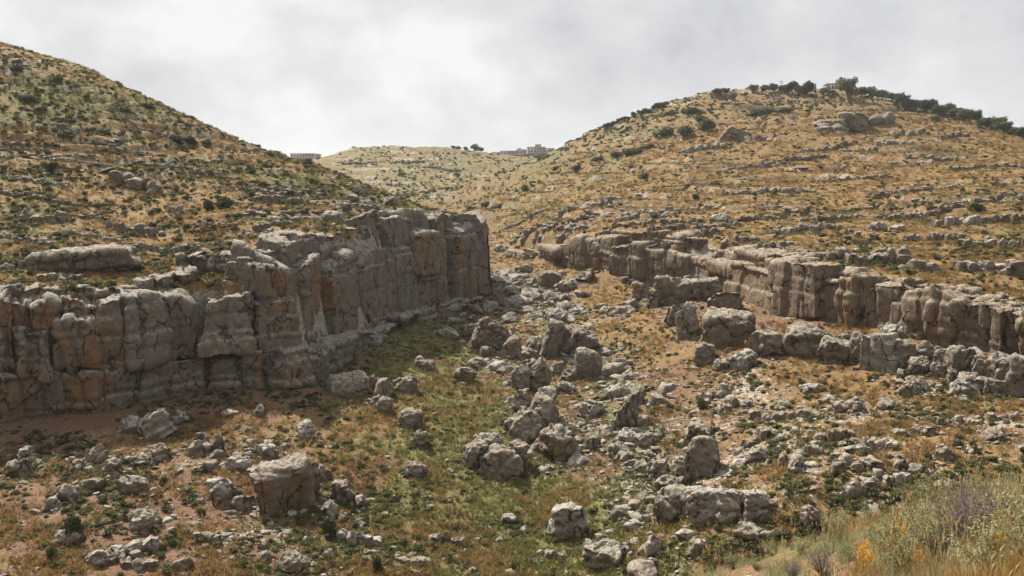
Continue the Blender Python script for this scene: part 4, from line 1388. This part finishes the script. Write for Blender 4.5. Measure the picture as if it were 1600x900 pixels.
for t in [(1325, 156, 26, 29, 'largest rounded tree standing beside the hilltop house'), (1262, 152, 20, 21, 'rounded tree left of the hilltop house with a pale hut under it'),
          (1274, 146, 3, 15, 'thin dark cypress on the hilltop', 5), (1073, 153, 8, 9, 'tiny lone tree on the left skyline of the right hill'),
          (1120, 148, 16, 9), (1134, 147, 14, 8), (1178, 144, 16, 10), (1196, 144, 18, 10), (1208, 145, 16, 13), (1226, 146, 18, 12), (1238, 147, 20, 16), (1248, 148, 16, 13), (1288, 148, 16, 10), (1300, 151, 14, 9),
          (1346, 152, 20, 14), (1362, 154, 22, 16), (1378, 157, 22, 14), (1392, 160, 18, 12)]:
    tree(*t)
for i in range(24):
    px = 1404 + i * 8.6 + rs.uniform(-3, 3)
    tree(px, np.interp(px, [1400, 1450, 1520, 1600], [165, 173, 193, 215]) + rs.uniform(0, 3), rs.uniform(14, 24), rs.uniform(11, 19))
for i in range(14):
    px = 945 + i * 7.5 + rs.uniform(-3, 3)
    if 1048 < px < 1056:
        continue
    tree(px, np.interp(px, [945, 1030, 1050], [200, 168, 160]) + rs.uniform(0, 2), rs.uniform(8, 14), rs.uniform(5, 9))
for t in [(716, 238, 10, 6), (728, 239, 9, 6), (743, 240, 16, 11), (752, 240, 8, 8), (708, 238, 8, 5)]:
    tree(*t, d=562)
# ------------------------------------------------------------------ plants of the near bank
def bush_geo(seed, n=1400, size=.022, stems=16):
    """leafy weed bush, unit width, with stems"""
    rs = np.random.RandomState(seed)
    st, tips = [], []
    for i in range(stems):
        a = rs.uniform(0, 6.28); r = rs.uniform(.1, .48)
        e = np.array([r * math.cos(a), r * math.sin(a), rs.uniform(.35, .75) * (1 - .5 * r)])
        st.append(tube([(0, 0, -.03), e * (.45, .45, .6), e], [.010, .007, .003], 3))
        tips.append(e)
    tips = np.array(tips)
    k = rs.randint(0, stems, n)
    t = rs.uniform(.35, 1.08, n)[:, None]
    c = tips[k] * np.c_[t * .95, t * .95, t] + rs.normal(size=(n, 3)) * .055
    c[:, 2] = np.abs(c[:, 2])
    nr = rs.normal(size=(n, 3)); nr[:, 2] += .8; nr /= np.linalg.norm(nr, axis=1)[:, None]
    return join(st), quads_at(c, nr, size * rs.uniform(.6, 1.5, n), rs, .45)


def twig_geo(seed, stems=60):
    """dry leafless bush of fine forked twigs, unit width"""
    rs = np.random.RandomState(seed)
    parts = []
    for i in range(stems):
        a = rs.uniform(0, 6.28); r = rs.uniform(.08, .5)
        e = np.array([r * math.cos(a), r * math.sin(a), rs.uniform(.3, .7) * (1 - .45 * r)])
        m = e * (.5, .5, .62)
        parts.append(tube([(0, 0, -.02), m, e], [.008, .005, .002], 3))
        for _ in range(7):
            q = m + (e - m) * rs.uniform(0, 1)
            parts.append(tube([q, q + rs.normal(size=3) * (.07, .07, .05) + (0, 0, .06)], [.003, .0012], 3))
    return join(parts)


BUSHV = [tuple(mesh_from(nm, *g, M[mk], False) for nm, g, mk in zip(('stems', 'leaves'), bush_geo(600 + i), ('bark', 'weed'))) for i in range(4)]
TWIGV = [mesh_from('twigs', *twig_geo(620 + i), M['twig'], False) for i in range(2)]
def flower_geo(seed):
    rs = np.random.RandomState(seed)
    st, tip = [], []
    for i in range(26):
        a = rs.uniform(0, 6.28); r = rs.uniform(.02, .38)
        e = np.array([r * math.cos(a), r * math.sin(a), rs.uniform(.55, 1.0)])
        st.append(tube([(e[0] * .3, e[1] * .3, -.03), e * (.7, .7, .55), e], [.008, .006, .004], 3)); tip.append(e)
    tip = np.array(tip)
    c = tip[rs.randint(0, 26, 330)] + rs.normal(size=(330, 3)) * (.035, .035, .06)
    nr = rs.normal(size=(330, 3)); nr /= np.linalg.norm(nr, axis=1)[:, None]
    return join(st), quads_at(c, nr, .032 * rs.uniform(.6, 1.4, 330), rs, .7)


FLOWV = [tuple(mesh_from(nm, *g, M[mk], False) for nm, g, mk in zip(('stems', 'blossoms'), flower_geo(640 + i), ('rust', 'flower'))) for i in range(2)]


def near_plant(kind, px, pyb, w, h, label):
    g = ground_at(px, pyb, 3.0, 60)
    if g is None:
        return
    rr = math.sqrt(g[0] ** 2 + g[1] ** 2 + g[2] ** 2)
    W, Hh = w * rr / FPX, h * rr / FPX
    src = {'bush': BUSHV[rs.randint(4)], 'twig': (TWIGV[rs.randint(2)],), 'flower': FLOWV[rs.randint(2)]}[kind]
    unit = {'bush': .62, 'twig': .6, 'flower': 1.0}[kind]
    if kind == 'twig':
        o = link('dead_bush', src[0], None)
    else:
        o = bpy.data.objects.new({'bush': 'leafy_bush', 'flower': 'flowering_plant'}[kind], None); COL.objects.link(o)
        for me in src:
            link(me.name.split('.')[0], me, o)
    o.location = g; o.rotation_euler = (0, 0, rs.uniform(0, 6.28)); o.scale = (W, W, Hh / unit)
    tag(o, label, 'plant' if kind == 'flower' else 'bush')
    if label is None:
        AUTO.append((o, {'bush': 'leafy green bush on the near bank', 'twig': 'leafless grey bush on the near bank', 'flower': 'yellow-flowered plant on the near bank'}[kind], kind, px, pyb))


for t in [('bush', 1305, 848, 56, 34, 'rounded green bush on pale soil at the top of the near bank'), ('bush', 1250, 866, 44, 30, None), ('bush', 1205, 868, 36, 22, None), ('bush', 1365, 822, 46, 28, None), ('bush', 1310, 822, 50, 22, None),
          ('bush', 1400, 880, 90, 60, 'deep green bush in front of orange dry grass on the near bank'), ('bush', 1430, 800, 60, 40, None), ('bush', 1470, 800, 60, 46, None), ('bush', 1540, 780, 70, 30, None), ('bush', 1580, 770, 60, 26, None),
          ('bush', 1585, 850, 110, 80, None), ('bush', 1480, 870, 100, 60, None), ('bush', 1540, 895, 110, 70, None), ('bush', 1440, 850, 80, 50, None), ('bush', 1600, 810, 70, 50, None), ('bush', 1150, 885, 40, 20, None), ('bush', 1320, 880, 50, 26, None),
          ('bush', 1420, 905, 90, 50, None), ('bush', 1620, 900, 120, 80, None), ('bush', 1180, 890, 34, 18, None),
          ('twig', 1510, 850, 120, 80, 'large grey leafless bush leaning across the near bank'), ('twig', 1555, 830, 80, 60, None), ('twig', 1285, 900, 70, 40, None), ('twig', 1240, 905, 50, 26, None), ('twig', 1465, 880, 90, 50, None),
          ('flower', 1402, 868, 36, 46, 'tallest yellow-flowered plant on the near bank beside the deep green bush'), ('flower', 1392, 885, 30, 40, None), ('flower', 1560, 890, 30, 50, None), ('flower', 1345, 905, 40, 50, None), ('flower', 1440, 905, 30, 40, None), ('flower', 1590, 900, 26, 40, None)]:
    near_plant(*t)
RUSTT = [mesh_from('rust_tuft', *tuft_geo(430 + i, 34, 1, .7, .014, .45), M['rust'], False) for i in range(2)]
STRAWT = [mesh_from('straw_tuft', *tuft_geo(434 + i, 34, 1, .7, .013, .45), M['straw'], False) for i in range(2)]
WEEDT = [mesh_from('weed_tuft', *tuft_geo(438 + i, 34, 1, .8, .018, .6), M['weed'], False) for i in range(2)]
def stalk_geo(seed):
    q = np.random.RandomState(seed)
    pr_ = []
    for i in range(5):
        a = q.uniform(0, 6.28); e = np.array([math.cos(a) * .16, math.sin(a) * .16, q.uniform(.7, 1.05)])
        pr_.append(tube([(0, 0, -.03), e * (.4, .4, .55), e], [.008, .006, .004], 3))
        pr_.append(tube([e - (0, 0, .02), e + (.01, 0, .05), e + (.02, .01, .13)], [.006, .022, .004], 4))
    return join(pr_)


STALKT = [mesh_from('stalks', *stalk_geo(660 + i), M['straw'], False) for i in range(2)]
nb = 34000
y = rs.uniform(2.5, 28, nb); x = rs.uniform(-.3, 1.5, nb) * y
z, inf = GH(x, y)
c = fbm(x * .5, y * .5, 70., 3)
k = (inf['bank'] > .6) & in_view(x, y, z, 1100, 500) & (x < 20) & (rs.rand(nb) < np.clip(.12 + .9 * c + .75 * sstep(.33, .46, x / y), 0.02, 1))
x, y, z, c = x[k], y[k], z[k], c[k]
n = len(x)
t = fbm(x * .35, y * .35, 71., 2) + rs.normal(size=n) * .22 - .12 * sstep(14, 8, y)
idx = np.where(t < -.34, rs.randint(0, 2, n), np.where(t < -.16, 2 + rs.randint(0, 2, n), 4 + rs.randint(0, 2, n)))
st = rs.rand(n) < .07
idx = np.where(st, 6 + rs.randint(0, 2, n), idx)
s = np.where(st, rs.uniform(.35, .6, n), rs.uniform(.12, .28, n)) * np.where(idx < 2, 1.15, 1)
scatter('bank_grass', np.c_[x, y, z], np.c_[rs.normal(size=(n, 2)) * .12, rs.uniform(0, 6.28, n)], np.c_[s * 1.2, s * 1.2, s], idx, RUSTT + STRAWT + WEEDT + STALKT,
        'mixed tall green, straw and rust-coloured grass on the near bank', 'grass')
print('bank grass', n)


# ------------------------------------------------------------------ buildings and pole on the ridges
sm, snt, sb_ = new_mat('pale_stone_wall')
kk_ = NB(snt)
snt.links.new(kk_.mix(kk_.rng(kk_.noise(1.5, 3), .35, .65), (.36, .335, .30), (.28, .26, .235)), sb_.inputs['Base Color'])
gm_, gnt, gb_ = new_mat('dark_window')
gb_.inputs['Base Color'].default_value = (.05, .055, .06, 1); gb_.inputs['Roughness'].default_value = .2
gb_.inputs['Specular IOR Level'].default_value = .5
mm, mnt, mb = new_mat('weathered_metal')
mb.inputs['Base Color'].default_value = (.16, .15, .14, 1); mb.inputs['Roughness'].default_value = .6


def box_geo(cx, cy, cz, sx, sy, sz):
    v = np.array([(x, y, z) for x in (-.5, .5) for y in (-.5, .5) for z in (-.5, .5)]) * (sx, sy, sz) + (cx, cy, cz)
    f = np.array([(0, 1, 3, 2), (4, 6, 7, 5), (0, 4, 5, 1), (2, 3, 7, 6), (0, 2, 6, 4), (1, 5, 7, 3)])
    return v, f


def building(px, pyb, w, h, d, label, floors=2, bays=4, extra=None, name='house'):
    a, b = ray(px, pyb)
    W, Hh = w * d / FPX, h * d / FPX
    z0 = b * d
    root = bpy.data.objects.new(name, None); COL.objects.link(root)
    root.location = (a * d, d, z0)
    tag(root, label, 'building', 'buildings on the far ridges')
    dp = max(W * .6, 5)
    link('wall', mesh_from('wall', *box_geo(0, dp / 2, Hh / 2 - 2, W, dp, Hh + 4), sm, False), root)
    rf = link('roof', mesh_from('roof', *join([box_geo(0, dp / 2, Hh + .12, W + .5, dp + .5, .24), box_geo(0, .15, Hh + .5, W + .4, .25, .55), box_geo(0, dp - .15, Hh + .5, W + .4, .25, .55),
                                               box_geo(-W / 2 - .05, dp / 2, Hh + .5, .25, dp, .55), box_geo(W / 2 + .05, dp / 2, Hh + .5, .25, dp, .55)]), sm, False), root)
    if extra:
        ex, ew, eh = extra
        link('stair_house', mesh_from('stair_house', *box_geo(ex * W, dp * .5, Hh + eh / 2, ew, ew, eh), sm, False), rf)
    fh = Hh / floors
    wm_ = mesh_from('window', *box_geo(0, 0, 0, min(1.5, W / bays * .5), .12, fh * .5), gm_, False)
    for fl in range(floors):
        for bb in range(bays):
            link('window', wm_, root, ((bb + .5) / bays * W - W / 2, -.03, fl * fh + fh * .52))
    return root


building(838, 245, 28, 14, 800, 'tallest pale apartment block on the far ridge right of the distant hill', 4, 6, (.1, 5, 3))
building(795, 246, 26, 9, 810, 'long low pale house at the middle of the far ridge', 2, 6)
building(815, 246, 16, 11, 830, 'narrow pale house between the low house and the tallest block', 2, 3, (-.2, 3, 2))
building(858, 244, 16, 11, 840, 'pale house right of the tallest block on the far ridge', 2, 3)
building(776, 246, 16, 7, 840, 'leftmost small pale house on the far ridge right of the distant hill', 2, 3)
building(472, 250, 36, 9, 850, 'long grey building left of the distant hill above the left slope', 2, 8)
building(494, 249, 12, 7, 860, 'small grey house at the right end of the long grey building', 2, 2)
building(1304, 141, 24, 8, 432, 'flat-roofed pale house among trees on the right hilltop', 1, 4, (.28, 2.2, 2.6))
building(1264, 152, 9, 6, 405, 'small pale hut under the rounded hilltop tree', 1, 2, name='hut')
for t in [(866, 243, 9, 11), (800, 249, 12, 6), (822, 249, 12, 7), (846, 249, 14, 7), (785, 250, 12, 6), (858, 250, 12, 7), (502, 251, 6, 6), (510, 250, 4, 7), (833, 251, 12, 6), (770, 250, 10, 5)]:
    tree(*t, d=790)
g = P(1220, 150, 410)
root = bpy.data.objects.new('utility_pole', None); COL.objects.link(root)
root.location = g
tag(root, 'thin utility pole with cross arms on the right hilltop skyline', 'pole')
link('pole', mesh_from('pole', *tube([(0, 0, -2), (0, 0, 6.6)], [.16, .10], 6), mm), root)
for zz, L in ((6.2, 2.4), (5.3, 1.8)):
    link('cross_arm', mesh_from('cross_arm', *box_geo(0, .14, zz, L, .14, .14), mm, False), root)

# ------------------------------------------------------------------ labels that single each repeat out
ORD = ['', 'second ', 'third ', 'fourth ', 'fifth ', 'sixth ', 'seventh ', 'eighth ', 'ninth ', 'tenth ', 'eleventh ', 'twelfth ', '13th ', '14th ', '15th ', '16th ', '17th ', '18th ', '19th ', '20th ']
by = {}
GRP = {'boulder': 'boulders strewn through the valley', 'outcrop': 'low outcrops on the slopes', 'rock': 'medium rocks on the valley floor', 'shrub': 'single shrubs on the hillsides', 'tree': 'trees on the ridges',
       'bush': 'bushes on the near bank', 'twig': 'leafless bushes on the near bank', 'flower': 'flowering plants on the near bank'}
TREEMARKS = [(1325, 143, 'the hilltop house'), (1073, 148, 'the tiny lone skyline tree'), (1462, 184, 'the yellow-green crest shrub'), (1600, 205, 'the right end of the crest'), (955, 192, 'the left end of the right ridge'),
             (838, 236, 'the tallest far block'), (743, 236, 'the distant hill crest'), (472, 245, 'the long grey far building')]
SHRUBMARKS = [(x, y, p) for x, y, p in LANDMARKS] + [(86, 125, 'the skyline shrub of the left hill'), (337, 318, 'the two shelf shrubs'), (112, 825, 'the tall lower left bush'), (1108, 196, 'the right hill thicket'), (1530, 322, 'the lone terrace shrub')]
BANKMARKS = [(1305, 830, 'the rounded bush on pale soil'), (1400, 850, 'the deep green bush'), (1510, 810, 'the large grey leafless bush'), (1600, 770, 'the top right bank corner'), (1600, 900, 'the lower right frame corner'), (1180, 890, 'the left end of the bank')]
for o, noun, key, px, py in AUTO:
    marks = TREEMARKS if key == 'tree' else SHRUBMARKS if key == 'shrub' else BANKMARKS if key in ('bush', 'twig', 'flower') else LANDMARKS
    m = min(marks, key=lambda t: math.hypot(t[0] - px, 1.3 * (t[1] - py)))
    dx, dy = px - m[0], py - m[1]
    side = ('right of ' if dx > 0 else 'left of ') if abs(dx) > abs(dy) * 1.2 else ('below ' if dy > 0 else 'above ')
    by.setdefault((noun, side, m[2]), []).append((math.hypot(dx, dy), o, key))
for (noun, side, mark), lst in by.items():
    lst.sort(key=lambda t: t[0])
    for i, (_, o, key) in enumerate(lst):
        near = '' if len(lst) == 1 else ', ' + ('first ' if i == 0 else ORD[i] if i < len(ORD) else '%dth ' % (i + 1))
        o['label'] = '%s%s %s%s' % (noun, near.rstrip(), side, mark)
        o['group'] = GRP[key]

# ------------------------------------------------------------------ the air of the valley
hz = bpy.data.materials.new('haze'); hz.use_nodes = True
hz.node_tree.nodes.clear()
ho = hz.node_tree.nodes.new('ShaderNodeOutputMaterial')
pv = hz.node_tree.nodes.new('ShaderNodeVolumePrincipled')
pv.inputs['Color'].default_value = (.86, .90, .96, 1)
pv.inputs['Density'].default_value = .00013
pv.inputs['Anisotropy'].default_value = .2
hz.node_tree.links.new(pv.outputs[0], ho.inputs['Volume'])
zmin = float(GRID['z'].min()) - 1
ztop = 75.0
tag(link('haze', mesh_from('haze', *box_geo(250, 2190, (zmin + ztop) / 2, 6700, 4760, ztop - zmin), hz, False)), 'thin pale haze filling the air of the valley', 'haze', None, 'stuff')
